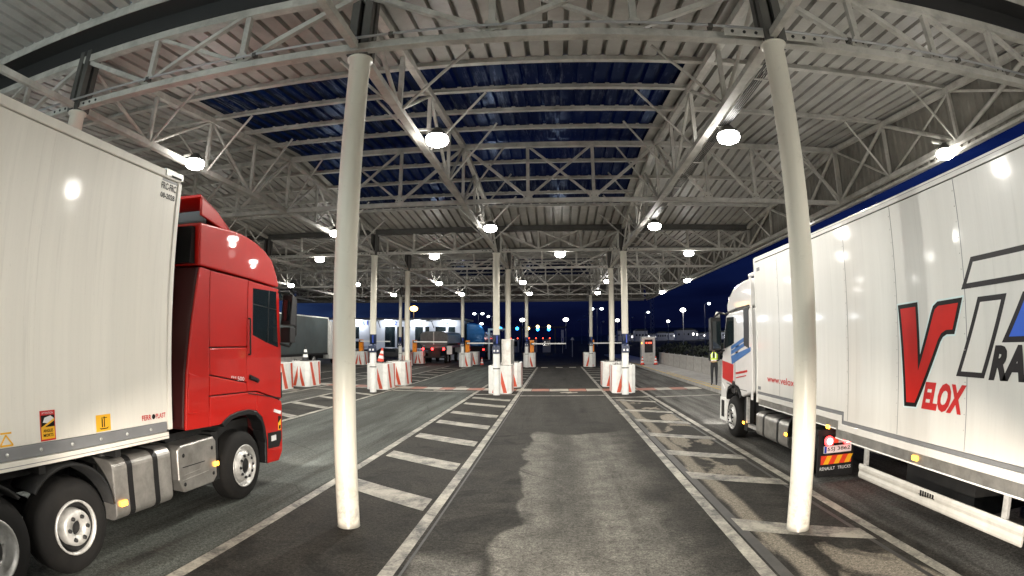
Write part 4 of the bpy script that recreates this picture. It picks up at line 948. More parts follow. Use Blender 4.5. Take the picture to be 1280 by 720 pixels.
# side guard
mb = MB(); gx = BX + .03
mb.prism([(gx, .385), (gx + .02, .385), (gx + .03, .45), (gx + .02, .475), (gx + .03, .50), (gx + .02, .575), (gx, .575), (gx - .012, .545), (gx - .012, .515), (gx, .48), (gx - .012, .445), (gx - .012, .41)], 'y', 3.36, 6.36, 'guardrail'); sg = mb.build('side_guard', B, bevel=.004)
for q in (6.22, 3.62): mb = MB(); mb.box(gx + .02, gx + .06, q, q + .07, .55, .86, 'rim'); mb.build('guard_post', B)
mb = MB()
for k in range(6): mb.box(gx - .0145, gx - .012, 4.72 + k * .045, 4.75 + k * .045, .505 - .004 * k, .55, 'ink'); 
mb.box(gx - .0135, gx - .012, 4.70, 5.0, .50, .506, 'ink'); mb.build('guard_sticker', sg)
for y in (-.6, -1.9, -3.2): wheel(B, (BX + .05, y, .5), -1, True); wheel(B, (BX + 2.5, y, .5), 1, True)
for y in (3.2, 1.2):
    pass
# graphics, flat on the side
LXO = BX - .001
def gfx(name, items, lab=None):
    mb = MB()
    for poly, m, d in items: mb.prism(poly, 'x', BX - .0015 - d, BX + .002, m)
    return mb.build(name, bb, label=lab)
def inset(poly, t):
    n = len(poly); A = sum(poly[i][0] * poly[(i + 1) % n][1] - poly[(i + 1) % n][0] * poly[i][1] for i in range(n)); sg = 1 if A > 0 else -1; out = []
    for i in range(n):
        p0, p1, p2 = Vector(poly[i - 1]), Vector(poly[i]), Vector(poly[(i + 1) % n])
        d1 = (p1 - p0).normalized(); d2 = (p2 - p1).normalized(); n1 = Vector((-d1.y, d1.x)) * sg; n2 = Vector((-d2.y, d2.x)) * sg
        b = n1 + n2; k = t * 2 / max(.25, b.dot(b)); q = p1 + b * k; out.append((q.x, q.y))
    return out
VP = [(5.47, 2.58), (5.08, 2.59), (5.055, 2.20), (4.83, 2.48), (4.79, 2.53), (4.72, 2.565), (4.31, 2.58), (4.47, 2.22), (4.60, 2.225), (4.665, 2.20), (4.71, 2.15), (5.13, 1.45), (5.36, 1.44)]
# keep the inner notch of the V
VP = [(5.47, 2.58), (5.08, 2.59), (5.062, 2.02), (4.845, 2.46), (4.80, 2.53), (4.72, 2.57), (4.31, 2.58), (4.46, 2.23), (4.585, 2.23), (4.65, 2.205), (4.70, 2.15), (5.13, 1.45), (5.36, 1.44)]
gfx('letter_v', [(inset(VP, -.018), 'halo', 0), (VP, 'ink', .001), (inset(VP, .046), 'inkred2', .002)], 'big red letter V with black outline')
def outline_item(poly, m, fill, t, d=.001): return [(poly, m, d), (inset(poly, t), fill, d + .001)]
TB = [(4.14, 2.945), (2.7, 2.945), (2.82, 2.66), (4.32, 2.655)]; TS = [(4.08, 2.565), (3.68, 2.565), (4.02, 1.815), (4.44, 1.82)]
gfx('letter_t', outline_item(TB, 'inkgrey', 'white_sheet2', .05) + outline_item(TS, 'inkgrey', 'white_sheet2', .05), 'outlined charcoal letter T with a slanted bar')
AR = [(3.47, 2.56), (2.9, 2.56), (3.2, 2.14), (3.77, 2.14)]
gfx('blue_letter', outline_item(AR, 'inkgrey', 'inkblue', .05), 'blue letter shape cut by the picture edge')
mb = MB(); mb.text('ELOX', (BX - .001, 5.03, 1.44), (0, -1, 0), (0, 0, 1), .30, 'inkred', .0015, .76, shear=.38, bold=.055); mb.build('red_lettering', bb, label='red slanted letters ELOX')
mb = MB(); mb.text('RANS', (BX - .001, 3.955, 1.80), (0, -1, 0), (0, 0, 1), .32, 'inkgrey', .0015, .98, shear=.35, bold=.055); mb.build('charcoal_lettering', bb, label='charcoal slanted letters RANS')
mb = MB(); mb.text('www.veloxtrans', (BX - .001, 9.72, 1.43), (0, -1, 0), (0, 0, 1), .12, 'inkred', .0015, 1.75, bold=.015); mb.build('web_address', bb, label='small red web address lettering')

# ------------------------------------------------------------------ concrete barrier blocks
def barrier_proto():
    t = thing('barrier_block', '', 'barrier', (0, 0, 0), 'white barrier blocks with red stripes on the lane islands')
    mb = MB(); w, d, c = .49, 1.55, .17
    pl = [(-w + c, 0), (w - c, 0), (w, c), (w, d - c), (w - c, d), (-w + c, d), (-w, d - c), (-w, c)]
    mb.prism(pl, 'z', .0, 1.19, 'offwhite'); mb.prism([(x * .8, .15 + y * .8) for x, y in pl], 'z', 1.185, 1.2, 'concrete'); b = mb.build('block', t, bevel=.03)
    s = MB(); e = .0035
    s.add([(-.06, -e, 1.0), (-.06, -e, .45), (-.16, -e, .04), (-.319, -e, .04)], [(0, 1, 2, 3)], 'redstripe'); s.add([(.06, -e, 1.0), (.06, -e, .45), (.16, -e, .04), (.319, -e, .04)], [(0, 1, 2, 3)], 'redstripe')
    for sg in (-1, 1):
        x = sg * (w + e)
        s.add([(x, c + .02, 1.16), (x, c + .24, 1.16), (x, c + .70, .04), (x, c + .40, .04)], [(0, 1, 2, 3)], 'redstripe')
        s.add([(x, d - c - .28, 1.16), (x, d - c - .10, 1.16), (x, d - c - .01, .06), (x, d - c - .16, .06)], [(0, 1, 2, 3)], 'redstripe')
    s.build('red_stripe', t)
    for x in (-.3, .3): h = MB(); h.path([(x - .06, .25, 1.19), (x - .06, .25, 1.27), (x + .06, .25, 1.27), (x + .06, .25, 1.19)], .014, 'black', 6); h.build('lifting_loop', t)
    return t
BP = barrier_proto(); used = []
for loc, lab in [((-2.42, 22.62), 'white striped block below the steel cabinet, left island of the middle lane'), ((-2.22, 25.7), 'white block just behind the one that carries the steel cabinet'),
                 ((2.83, 22.62), 'white striped block facing the viewer, right island of the middle lane'), ((2.68, 25.7), 'white block half hidden behind the right island front block'),
                 ((-8.12, 23.3), 'white striped block with a cone on top, island right of the red tractor'), ((-7.98, 25.75), 'white block behind the one with the leaning cone'),
                 ((-12.2, 20.7), 'white striped block right beside the nose of the red tractor'), ((-11.95, 23.1), 'white block carrying the black and white cone'),
                 ((-2.3, 44.75), 'small far white block under the orange gate left of the middle lane'), ((2.72, 44.75), 'small far white block under the orange gate right of the middle lane'),
                 ((-7.78, 44.9), 'far white block under the orange gate beside the blue trailer'), ((-7.7, 48.6), 'far white block behind the gate beside the blue trailer'),
                 ((-13.15, 44.9), 'far white block with red triangle stripe in front of the booths'), ((-13.1, 49.6), 'far white block close to the tail lamps of the grey lorry'),
                 ((-17.3, 44.9), 'far white block under the orange gate by the dark lorry')]:
    place(BP, (loc[0], loc[1], 0), lab, used)

# barrier gates
def gate(x, y, x2, lab, boom_z=1.95):
    t = thing('barrier_gate', lab, 'barrier gate', (x, y, 1.2), 'orange boom gates at the far island ends')
    mb = MB(); mb.box(x - .17, x + .17, y, y + .36, 1.205, 2.2, 'orange'); mb.box(x - .18, x + .18, y - .01, y + .37, 2.2, 2.24, 'orange'); h = mb.build('housing', t, bevel=.03)
    mb = MB(); mb.box(x - .08, x + .08, y - .015, y, 1.35, 1.9, 'orange'); mb.lathe([(.001, -.03), (.02, -.03), (.02, 0)], (x + .06, y - .012, 1.6), 'y', 'black', 8); mb.build('door', h)
    mb = MB(); s = 1 if x2 > x else -1
    n = 6; L = (x2 - x)
    for k in range(n): mb.box(min(x + L * k / n, x + L * (k + 1) / n), max(x + L * k / n, x + L * (k + 1) / n), y + .12 - .25, y + .18 - .25, boom_z - .05, boom_z + .05, 'reflect' if k % 2 == 0 else 'offwhite')
    mb.build('boom', t); mb = MB(); mb.box(x - .1, x + .12, y - .09, y, boom_z - .09, boom_z + .09, 'black'); mb.build('hub', t)
gate(-2.1, 45.2, .75, 'orange boom gate on the left of the middle lane'); gate(2.95, 45.2, 5.5, 'orange boom gate on the right of the middle lane, boom over the right lane')
gate(-7.58, 45.2, -5.3, 'orange boom gate beside the blue trailer', 2.0); gate(-12.25, 45.2, -9.3, 'orange boom gate whose boom crosses the grey lorry', 2.1); gate(-17.2, 45.2, -14.4, 'orange boom gate next to the dark lorry', 2.1)

# steel cabinet on the left island block
t = thing('pay_cabinet', 'brushed steel pay cabinet standing on the left island block', 'cabinet', (-2.1, 22.95, 1.2))
mb = MB(); mb.box(-2.36, -1.86, 22.85, 23.35, 1.202, 2.32, 'alu'); mb.build('body', t, bevel=.015)
mb = MB(); mb.box(-2.34, -1.98, 22.838, 22.85, 1.3, 2.28, 'alu'); mb.build('door', t, bevel=.006); mb = MB(); mb.box(-1.96, -1.87, 22.836, 22.85, 1.25, 2.3, 'darksteel'); mb.build('side_strip', t)

# cones
def cone_proto():
    t = thing('traffic_cone', '', 'traffic cone', (0, 0, 0), 'traffic cones around the islands')
    mb = MB(); mb.box(-.2, .2, -.2, .2, 0, .04, 'black'); mb.build('base', t, bevel=.01)
    mb = MB(); mb.lathe([(.16, .04), (.035, .68), (.02, .69), (.001, .69)], (0, 0, 0), 'z', 'conered', 20); mb.build('body', t)
    for a, b in ((.18, .32), (.42, .55)):
        mb = MB(); ra = .16 - .125 * (a - .04) / .64 + .004; rb = .16 - .125 * (b - .04) / .64 + .004; mb.lathe([(ra, a), (rb, b)], (0, 0, 0), 'z', 'reflect', 20); mb.build('reflective_band', t)
    return t
CP = cone_proto(); used = []
for loc, lab in [((-8.25, 24.3, 1.2), 'red and white cone leaning on top of an island block'), ((-11.85, 23.6, 1.2), 'dark cone with white bands on top of the block by the red tractor'),
                 ((-6.75, 48.2, 0), 'red and white cone on the road beside the far orange gate'), ((6.95, 43.6, .14), 'red cone on the pavement left of the kiosk'), ((7.98, 43.2, .14), 'red and white cone on the pavement in front of the kiosk')]:
    place(CP, loc, lab, used)
used[0].rotation_euler = (R(-6), R(7), 0)
for c in used[1].children:
    if c.name.startswith('body'): c.data = c.data.copy(); c.data.materials[0] = M['black']

# kiosk
t = thing('ticket_kiosk', 'grey ticket kiosk with red display standing on the pavement', 'kiosk', (7.65, 44.9, .14))
mb = MB(); mb.prism([(44.6, .14), (45.4, .14), (45.4, 2.44), (44.75, 2.44), (44.6, 2.36)], 'x', 7.05, 8.22, 'kiosk'); mb.build('body', t, bevel=.04)
mb = MB(); mb.box(7.3, 8.0, 44.575, 44.6, 1.1, 2.2, 'screen'); s = mb.build('screen', t, bevel=.01)
mb = MB()
for x in (7.42, 7.62, 7.72, 7.82): mb.box(x, x + .08, 44.565, 44.576, 1.86, 1.96, 'led')
mb.each('red_display', s)
mb = MB(); mb.box(7.32, 7.98, 44.578, 44.6, .3, 1.05, 'alu'); mb.build('front_panel', t); mb = MB(); mb.box(7.02, 7.06, 44.4, 44.5, 1.85, 1.95, 'amber'); mb.build('warning_lamp', t)
lamp('kiosk_glow', (7.65, 44.2, 1.9), 3, (1, .2, .15), .1, t)

# precast wall along the pavement
WP = thing('wall_block', '', 'wall block', (0, 0, 0), 'grey concrete wall blocks along the pavement')
mb = MB(); mb.prism([(-.13, 0), (.13, 0), (.09, .3), (.07, .93), (-.07, .93), (-.09, .3)], 'y', -.95, .95, 'concrete'); mb.build('panel', WP, bevel=.02)
mb = MB(); mb.tube((0, -.96, .93), (0, -.96, .99), .03, 'pole', 8); mb.build('cap_pin', WP)
used = []; nm = ['nearest', 'second', 'third', 'fourth', 'fifth', 'sixth', 'seventh', 'eighth', 'ninth', 'tenth', 'eleventh']
for k in range(11): place(WP, (8.85, 25.0 + 2 * k, .14), 'grey concrete wall block behind the standing man, %s along the pavement' % nm[k], used)

# ------------------------------------------------------------------ standing person
P0 = Vector((7.1, 23.75, .142))
def person():
    me = bpy.data.meshes.new('person'); V = []; E = []; Rr = []
    def v(p, r, par=None):
        V.append(p); Rr.append(r)
        if par is not None: E.append((par, len(V) - 1))
        return len(V) - 1
    pel = v((0, 0, .95), (.15, .115)); wa = v((0, .0, 1.10), (.135, .10), pel); ch = v((0, .01, 1.30), (.165, .115), wa); sh = v((0, .01, 1.42), (.13, .085), ch)
    nk = v((0, 0, 1.50), (.055, .055), sh); hd = v((-.01, -.02, 1.57), (.07, .08), nk); h2 = v((-.015, -.03, 1.66), (.078, .092), hd); v((-.015, -.02, 1.735), (.055, .065), h2)
    for s in (-1, 1):
        hp = v((s * .09, 0, .88), (.095, .10), pel); kn = v((s * .10, -.02 + .01 * s, .50), (.062, .065), hp); an = v((s * .105, .01, .10), (.042, .045), kn); ft = v((s * .11, -.07, .045), (.042, .035), an); v((s * .115, -.16, .035), (.04, .028), ft)
        so = v((s * .19, .0, 1.41), (.062, .06), sh); el = v((s * .235, .03, 1.14), (.045, .045), so); wr = v((s * .11, -.17, 1.06), (.032, .034), el); v((s * .05, -.20, 1.05), (.036, .03), wr)
    me.from_pydata(V, E, []); o = bpy.data.objects.new('person', me); COL.objects.link(o)
    sk = o.modifiers.new('skin', 'SKIN'); sk.use_smooth_shade = True; ly = me.skin_vertices[0] if me.skin_vertices else None
    if ly is None:
        return o
    for d, r in zip(ly.data, Rr): d.radius = r
    ly.data[0].use_root = True
    o.modifiers.new('sub', 'SUBSURF').levels = 2; o.modifiers['sub'].render_levels = 2
    return o
tmp = person()
dg = bpy.context.evaluated_depsgraph_get(); dg.update(); me = bpy.data.meshes.new_from_object(tmp.evaluated_get(dg)); bpy.data.objects.remove(tmp)
if len(me.vertices) < 50: print('SKIN FAILED')
for m in ('cloth', 'skin', 'black'): me.materials.append(M[m])
for p in me.polygons:
    c = p.center; p.use_smooth = True
    hand = c.z < 1.10 and c.z > 1.0 and c.y < -.16
    p.material_index = 1 if (c.z > 1.505 or hand) else (2 if c.z < .09 else 0)
per = bpy.data.objects.new('person', me); COL.objects.link(per); per.location = P0; per.rotation_euler = (0, 0, R(-25)); per.scale = (1.0, 1.0, 1.0)
tag(per, 'standing man in dark clothes and yellow hi-vis vest, hands folded, on the pavement', 'person')
def pp(name, mb):
    o = mb.build(name); o.parent = per; return o
mb = MB()        # vest: front and back shell following the torso
for (z0, z1, a0, b0, a1, b1) in ((1.02, 1.2, .158, .128, .165, .135), (1.2, 1.38, .165, .135, .185, .138), (1.38, 1.47, .185, .138, .10, .10)):
    n = 24; o = len(mb.v); vs = [((a0 if k == 0 else a1) * math.cos(2 * math.pi * i / n), .005 + (b0 if k == 0 else b1) * math.sin(2 * math.pi * i / n), z0 if k == 0 else z1) for k in (0, 1) for i in range(n)]
    fs = []
    for i in range(n):
        an = (360 * (i + .5) / n) % 360
        if z0 > 1.15 and (an < 22 or an > 338 or 158 < an < 202): continue
        if abs(an - 270) < 9 and z0 > 1.15: continue
        fs.append((i, (i + 1) % n, n + (i + 1) % n, n + i))
    mb.add(vs, fs, 'vest', True)
ve = pp('vest', mb)
mb = MB()
for z in (1.08,):
    n = 24; vs = [((.168) * math.cos(2 * math.pi * i / n), .005 + .138 * math.sin(2 * math.pi * i / n), z + k * .05) for k in (0, 1) for i in range(n)]; mb.add(vs, [(i, (i + 1) % n, n + (i + 1) % n, n + i) for i in range(n)], 'reflect', True)
for s in (-1, 1): mb.bar((s * .09, -.145, 1.2), (s * .085, -.135, 1.42), .045, .008, 'reflect', (0, 1, 0))
o = mb.build('reflective_band'); o.parent = ve
mb = MB(); mb.sphere((-.015, .0, 1.70), .088, 'hair', 8, (.95, 1.05, .78)); pp('hair', mb)
mb = MB()
for s in (-.028, .028): mb.sphere((-.015 + s, -.122, 1.665), .009, 'ink', 5)
mb.prism([(-.13, 1.655), (-.142, 1.625), (-.12, 1.62)], 'x', -.026, -.004, 'skin'); mb.box(-.035, .005, -.122, -.114, 1.594, 1.60, 'inkred'); pp('face', mb)
mb = MB()
for s in (-1, 1):
    for k in range(4): mb.tube((s * .05, -.215 + .0 * k, 1.075 - k * .019), (s * -.03, -.238, 1.068 - k * .019), .0088, 'skin', 6, .007)
    mb.tube((s * .055, -.20, 1.085), (s * .0, -.225, 1.105), .01, 'skin', 6, .008)
pp('finger', mb)

# ------------------------------------------------------------------ passport booths at the back left
t = thing('booth_building', 'long low white office building with lit tubes, blue numbers and dark windows', 'building', (-19, 62, 0))
mb = MB(); mb.box(-32, -10.85, 60, 66, 0, 4.5, 'booth'); mb.build('wall', t)
mb = MB(); mb.box(-32.5, -10.4, 58.9, 66.5, 4.52, 4.72, 'darksteel'); mb.box(-32.5, -10.4, 58.86, 58.9, 4.64, 4.70, 'booth'); mb.build('roof', t)
for k, (x0, x1, z0, z1) in enumerate([(-24.9, -23.0, 2.3, 3.7), (-24.9, -23.0, .2, 2.0), (-22.7, -21.5, 1.5, 3.7), (-19.8, -17.5, 1.35, 3.75), (-16.15, -14.45, 1.3, 3.75), (-13.75, -11.45, 1.3, 3.75), (-28.5, -26.5, 1.3, 3.7)]):
    mb = MB(); mb.box(x0 - .06, x1 + .06, 59.94, 60.02, z0 - .06, z0, 'booth').box(x0 - .06, x1 + .06, 59.94, 60.02, z1, z1 + .06, 'booth').box(x0 - .06, x0, 59.94, 60.02, z0, z1, 'booth').box(x1, x1 + .06, 59.94, 60.02, z0, z1, 'booth')
    mb.box((x0 + x1) / 2 + .1, (x0 + x1) / 2 + .35, 59.93, 60.02, z0, z1, 'booth'); f_ = mb.build('window', t)
    mb = MB(); mb.box(x0, x1, 59.97, 60.005, z0, z1, 'glass' if k != 2 else 'booth'); mb.build('pane', f_)
for k, (x0, x1) in enumerate([(-28.6, -27.6), (-23.6, -22.4), (-19.7, -18.7), (-16.2, -15.3), (-12.9, -11.8)]):
    mb = MB(); mb.box(x0, x1, 59.3, 59.5, 4.40, 4.48, 'tube'); mb.build('tube_light', t); lamp('tube_glow', ((x0 + x1) / 2, 59.2, 4.2), 150, (.9, .95, 1), .3, t)
for s, x in (('11', -22.3), ('12', -18.7), ('13', -15.7), ('14', -12.55)):
    mb = MB(); mb.text(s, (x - .25, 59.93, 3.93), (1, 0, 0), (0, 0, 1), .44, 'digit', .01, .62, bold=.03); mb.build('number_lettering', t)
for x in (-20.6, -17.0, -14.2):
    mb = MB(); mb.path([(x - .5, 59.5, 4.42), (x + .1, 59.5, 4.4), (x + .4, 59.4, 3.6)], .045, 'black', 6); mb.box(x - .6, x + .3, 59.45, 59.55, 4.36, 4.44, 'black'); mb.build('camera_arm', t)
mb = MB(); mb.box(-32, -14.2, 58.8, 59.9, 1.0, 1.12, 'booth'); mb.box(-32, -14.2, 59.2, 59.9, 0, 1.0, 'concrete'); mb.build('counter', t)
# items at the booths
t = thing('parked_car', 'small pale car parked before booth twelve', 'car', (-17.6, 56, 0))
mb = MB(); mb.prism([(-1.9, .35), (1.9, .35), (1.95, .75), (1.2, .88), (.7, 1.35), (-1.1, 1.38), (-1.7, .95), (-1.95, .85)], 'y', 55.2, 56.8, 'tankgrey')
for i in range(len(mb.v)): mb.v[i] = (mb.v[i][0] - 17.6, mb.v[i][1], mb.v[i][2])
mb.build('body', t, bevel=.12, seg=3)
mb = MB(); mb.prism([(-18.55, .95), (-17.05, .95), (-17.0, 1.05), (-17.2, 1.3), (-18.5, 1.31)], 'y', 55.19, 56.81, 'glass'); mb.build('window', t)
for x in (-18.8, -16.4): mb = MB(); mb.lathe([(.001, -.01), (.3, -.01), (.31, .05), (.31, .2)], (x, 55.2, .31), 'y', 'rubber', 18); mb.build('wheel', t)

# dark curtain lorry
t = thing('curtain_lorry', 'dark curtain sided lorry with pale cab waiting behind the left barrier blocks', 'lorry', (-20.8, 38, 0))
mb = MB(); mb.box(-22.05, -19.5, 28.5, 43.2, 1.05, 4.0, 'curtain'); mb.build('box', t, bevel=.02)
mb = MB(); mb.box(-22.07, -19.47, 28.45, 43.25, 3.98, 4.08, 'offwhite'); mb.box(-19.6, -19.46, 43.15, 43.27, 1.0, 4.0, 'offwhite'); mb.build('corner_frame', t)
mb = MB(); mb.box(-22.05, -19.49, 28.5, 43.2, .9, 1.045, 'chassis').box(-21.4, -20.2, 28.5, 45, .55, .9, 'chassis').box(-19.7, -19.5, 33, 38.5, .4, .85, 'concrete'); mb.build('frame', t)
mb = MB(); mb.prism([(43.75, .5), (45.9, .45), (45.95, 1.5), (45.75, 2.6), (45.3, 3.2), (44.7, 3.65), (43.8, 3.85)], 'x', -22.0, -19.55, 'offwhite'); c = mb.build('cab', t, bevel=.1, seg=3)
mb = MB(); mb.prism([(44.7, 1.95), (45.65, 1.8), (45.5, 2.6), (44.75, 2.6)], 'x', -19.56, -19.52, 'glass'); mb.build('window', c)
mb = MB(); mb.box(-19.5, -19.25, 45.5, 45.7, 1.8, 2.6, 'black'); mb.build('mirror', t, bevel=.03)
for y in (30, 31.3, 32.6, 40.5, 44.9): wheel(t, (-19.55, y, .5), 1, True)

# grey tanker seen from behind
t = thing('bulk_lorry', 'grey bulk lorry seen from behind with three red tail lamps', 'lorry', (-11.6, 53, 0))
mb = MB(); mb.prism([(-12.85, 1.75), (-10.4, 1.75), (-10.28, 1.95), (-10.28, 2.75), (-10.5, 3.0), (-10.9, 3.08), (-12.3, 3.08), (-12.75, 3.0), (-12.95, 2.75), (-12.95, 1.95)], 'y', 50, 57.3, 'tankgrey'); mb.box(-11.68, -11.58, 49.96, 50.0, 1.8, 3.05, 'rim'); mb.box(-12.9, -10.3, 49.97, 50.0, 2.02, 2.08, 'chassis')
mb.build('tank', t, bevel=.06)
mb = MB(); mb.box(-12.75, -10.45, 50.05, 57.5, 1.5, 1.72, 'tankgrey'); mb.box(-12.2, -11.0, 50.1, 57.5, .7, 1.5, 'chassis'); mb.box(-12.8, -10.4, 49.95, 50.1, 1.28, 1.5, 'chassis'); mb.box(-12.7, -10.5, 50, 50.12, .55, .7, 'chassis'); mb.build('chassis', t)
mb = MB(); mb.box(-12.8, -10.4, 57.7, 59.3, .8, 2.9, 'offwhite'); mb.build('cab', t, bevel=.08)
for x in (-12.65, -11.75, -10.65): mb = MB(); mb.lathe([(.001, -.05), (.11, -.04), (.12, .01)], (x, 49.96, 1.4), 'y', 'tail', 14); mb.build('tail_light', t)
lamp('tail_glow', (-11.6, 49.5, 1.3), 14, (1, .08, .06), .3, t)
for y in (51, 52.4, 56): wheel(t, (-10.45, y, .5), 1, False); wheel(t, (-12.75, y, .5), -1, False)
mb = MB(); mb.box(-10.4, -9.9, 50.2, 50.4, .9, 1.7, 'offwhite'); mb.build('rear_ladder', t)

# blue tanker
t = thing('blue_trailer', 'shiny blue trailer with rounded top standing right of the white booths', 'trailer', (-9.5, 64, 0))
mb = MB(); mb.prism([(-10.5, 1.5), (-8.5, 1.5), (-8.38, 1.9), (-8.38, 3.2), (-8.55, 3.7), (-8.95, 4.05), (-9.6, 4.2), (-10.5, 4.25)], 'y', 62, 71, 'tankblue')
mb.build('tank', t, bevel=.12, seg=3)
mb = MB(); mb.box(-10.4, -8.3, 62.1, 71, .9, 1.45, 'chassis'); mb.build('chassis', t)
for y in (63, 64.4): wheel(t, (-8.1, y, .5), 1, False)
mb = MB(); mb.box(-10.3, -10.1, 61.95, 62.1, 1.1, 1.22, 'tail'); mb.box(-8.6, -8.4, 61.95, 62.1, 1.1, 1.22, 'tail'); mb.each('tail_light', t); lamp('highlight_fill', (-8.4, 60.6, 4.6), 60, (.5, .8, 1), .2, t)  # fixtureless lamp added to put a highlight on the blue tank

t = thing('portal_frame', 'pale steel portal frame beyond the orange gates', 'frame', (-7.2, 62, 0))
mb = MB(); mb.box(-7.95, -7.75, 61.9, 62.1, 0, 3.4, 'offwhite'); mb.box(-6.0, -5.8, 61.9, 62.1, 0, 3.4, 'offwhite'); mb.each('post', t)
mb = MB(); mb.box(-7.95, -5.8, 61.88, 62.12, 3.4, 3.6, 'offwhite'); mb.build('beam', t)

# ------------------------------------------------------------------ second plaza in the distance
t = thing('signal_gantry', 'distant dark gantry carrying blue and amber lane signals', 'gantry', (-3, 92, 0))
mb = MB(); mb.box(-18, 1.6, 91.8, 92.2, 4.25, 4.5, 'darksteel')
for x in (-17.5, -12, -6, -.3): mb.box(x - .1, x + .1, 91.9, 92.1, 0, 4.25, 'darksteel')
mb.build('beam', t)
for x, c1 in ((-14.5, 'blueled'), (-9.6, 'blueled'), (-6.75, 'blueled'), (-3.25, 'amberled'), (-1.35, 'amberled'), (-4.85, 'amberled')):
    mb = MB(); mb.box(x - .36, x + .36, 91.5, 91.78, 3.75, 4.75, 'black'); s = mb.build('signal_box', t)
    mb = MB()
    if c1 == 'amberled' and x > -4: mb.lathe([(.001, -.04), (.27, 0)], (x, 91.5, 4.48), 'y', 'amberled', 12); mb.lathe([(.001, -.04), (.24, 0)], (x, 91.5, 4.0), 'y', 'blueled', 12)
    else: mb.lathe([(.001, -.04), (.26, 0)], (x, 91.5, 4.2), 'y', c1, 12)
    mb.build('signal_lamp', s)
used = []
TC = thing('toll_cabin', '', 'cabin', (0, 0, 0), 'small cabins under the distant gantry')
mb = MB(); mb.box(-.7, .7, 0, 2, 0, 2.3, 'kiosk'); mb.build('wall', TC, bevel=.03); mb = MB(); mb.box(-.8, .8, -.1, 2.1, 2.3, 2.42, 'darksteel'); mb.build('roof', TC)
mb = MB(); mb.box(-.5, .5, -.02, 0, 1.1, 2.0, 'glass'); mb.build('window', TC)
mb = MB(); mb.box(-.72, -.55, -.05, 0, 2.42, 2.62, 'led').box(.5, .68, -.05, 0, 2.42, 2.62, 'led'); mb.each('red_lamp', TC)
for x, l in ((-1.85, 'small grey cabin with red lamps just left of the far white sign board'), (-7.6, 'small grey cabin far away behind the blue signal'), (-4.3, 'small grey cabin with a red lamp behind the left orange gate')):
    place(TC, (x, 96, 0), l, used)
t = thing('sign_board', 'tall narrow white sign board on a post beyond the middle lane', 'sign', (1.0, 90, 0))
mb = MB(); mb.box(.72, 1.16, 89.9, 90.0, 1.5, 3.9, 'plate'); mb.build('board', t); mb = MB(); mb.box(.9, .98, 90.0, 90.1, 0, 3.8, 'pole'); mb.build('post', t)
mb = MB(); mb.box(.82, 1.06, 89.89, 89.9, 2.0, 2.5, 'plateblue'); mb.build('blue_panel', t)
t = thing('sign_post', 'short grey post with small triangular sign beyond the right gate', 'sign', (2.0, 70, 0))
mb = MB(); mb.tube((2.0, 70, 0), (2.0, 70, 2.4), .06, 'pole', 10); mb.build('post', t); mb = MB(); mb.prism([(1.75, 2.2), (2.25, 2.2), (2.0, 2.62)], 'y', 69.9, 69.94, 'plate'); mb.build('sign_face', t)

# street lamps
def street_lamp(x, y, h, lab, kind='hook', m='lens_far', r=.3):
    t = thing('street_lamp', lab, 'street lamp', (x, y, 0), 'street lamps beyond the canopy')
    mb = MB(); mb.tube((x, y, 0), (x, y, h), .14, 'pole', 10, .07)
    if kind == 'hook': mb.path([(x, y, h), (x + .35, y, h + .35), (x + .9, y, h + .35)], .06, 'pole', 6)
    if kind == 'double': mb.box(x - 1.6, x + 1.6, y - .06, y + .06, h - .05, h + .07, 'pole')
    mb.build('pole', t)
    pts = {'hook': [(x + 1.1, h + .25)], 'double': [(x - 1.5, h), (x + 1.5, h)], 'ball': [(x, h + r * .5)]}[kind]
    for px_, pz in pts:
        mb = MB(); mb.sphere((px_, y, pz), r, m, 8, (1.2, 1, .8)); mb.build('lamp_head', t)
street_lamp(12.6, 168, 11.7, 'far double headed street lamp, tallest right of the middle lane', 'double', 'lens_cool', .45)
street_lamp(13.0, 223, 11.7, 'faint far double street lamp close to the tall one', 'double', 'pole', .5); street_lamp(12.6, 272, 11.7, 'faintest and farthest double street lamp', 'double', 'pole', .6)
street_lamp(19.6, 239, 9.8, 'far hooked street lamp just left of the double right gate column', 'hook', 'pole', .5); street_lamp(26.1, 231, 9.8, 'bright round far lamp between the two right island columns', 'ball', 'lens_far', .75)
street_lamp(26.4, 160, 9.8, 'hooked street lamp above the grey kiosk', 'hook', 'lens_cool', .35); street_lamp(33.6, 244, 11.6, 'small far hooked lamp right of the island column', 'hook', 'pole', .5)
street_lamp(32.0, 134, 8.9, 'brightest glowing street lamp left of the white tractor', 'ball', 'lens_far', .62); street_lamp(46.1, 220, 8.8, 'round far lamp low above the pale town', 'ball', 'lens_far', .6)
street_lamp(34.8, 123.5, 9.8, 'tall hooked lamp nearest to the white tractor', 'hook', 'lens_cool', .33); street_lamp(-28.6, 195, 11.8, 'double far lamp above the blue trailer', 'double', 'lens_cool', .5)
street_lamp(-26.0, 185, 7.6, 'round white far lamp right of the blue trailer', 'ball', 'lens_far', .5); street_lamp(-26.5, 219, 11.8, 'thin double far lamp left of the steel cabinet', 'double', 'lens_cool', .45)
street_lamp(-26.4, 97, 7.7, 'orange glowing street lamp over the white booths', 'ball', 'lens_sodium', .62); street_lamp(-10.0, 156, 7.7, 'round white lamp left of the far middle column', 'ball', 'lens_far', .62)
street_lamp(2.2, 131, 6.8, 'round white lamp on a pole beside the far white sign board', 'ball', 'lens_far', .55)
lamp('sodium_glow', (-26.4, 95, 8.2), 200, (1, .55, .15), .4); lamp('street_glow', (32, 131.5, 9.6), 900, (1, .95, .9), .5)
t = thing('lattice_mast', 'thin dark lattice mast rising behind the grey kiosk', 'mast', (21.4, 120, 0))
mb = MB()
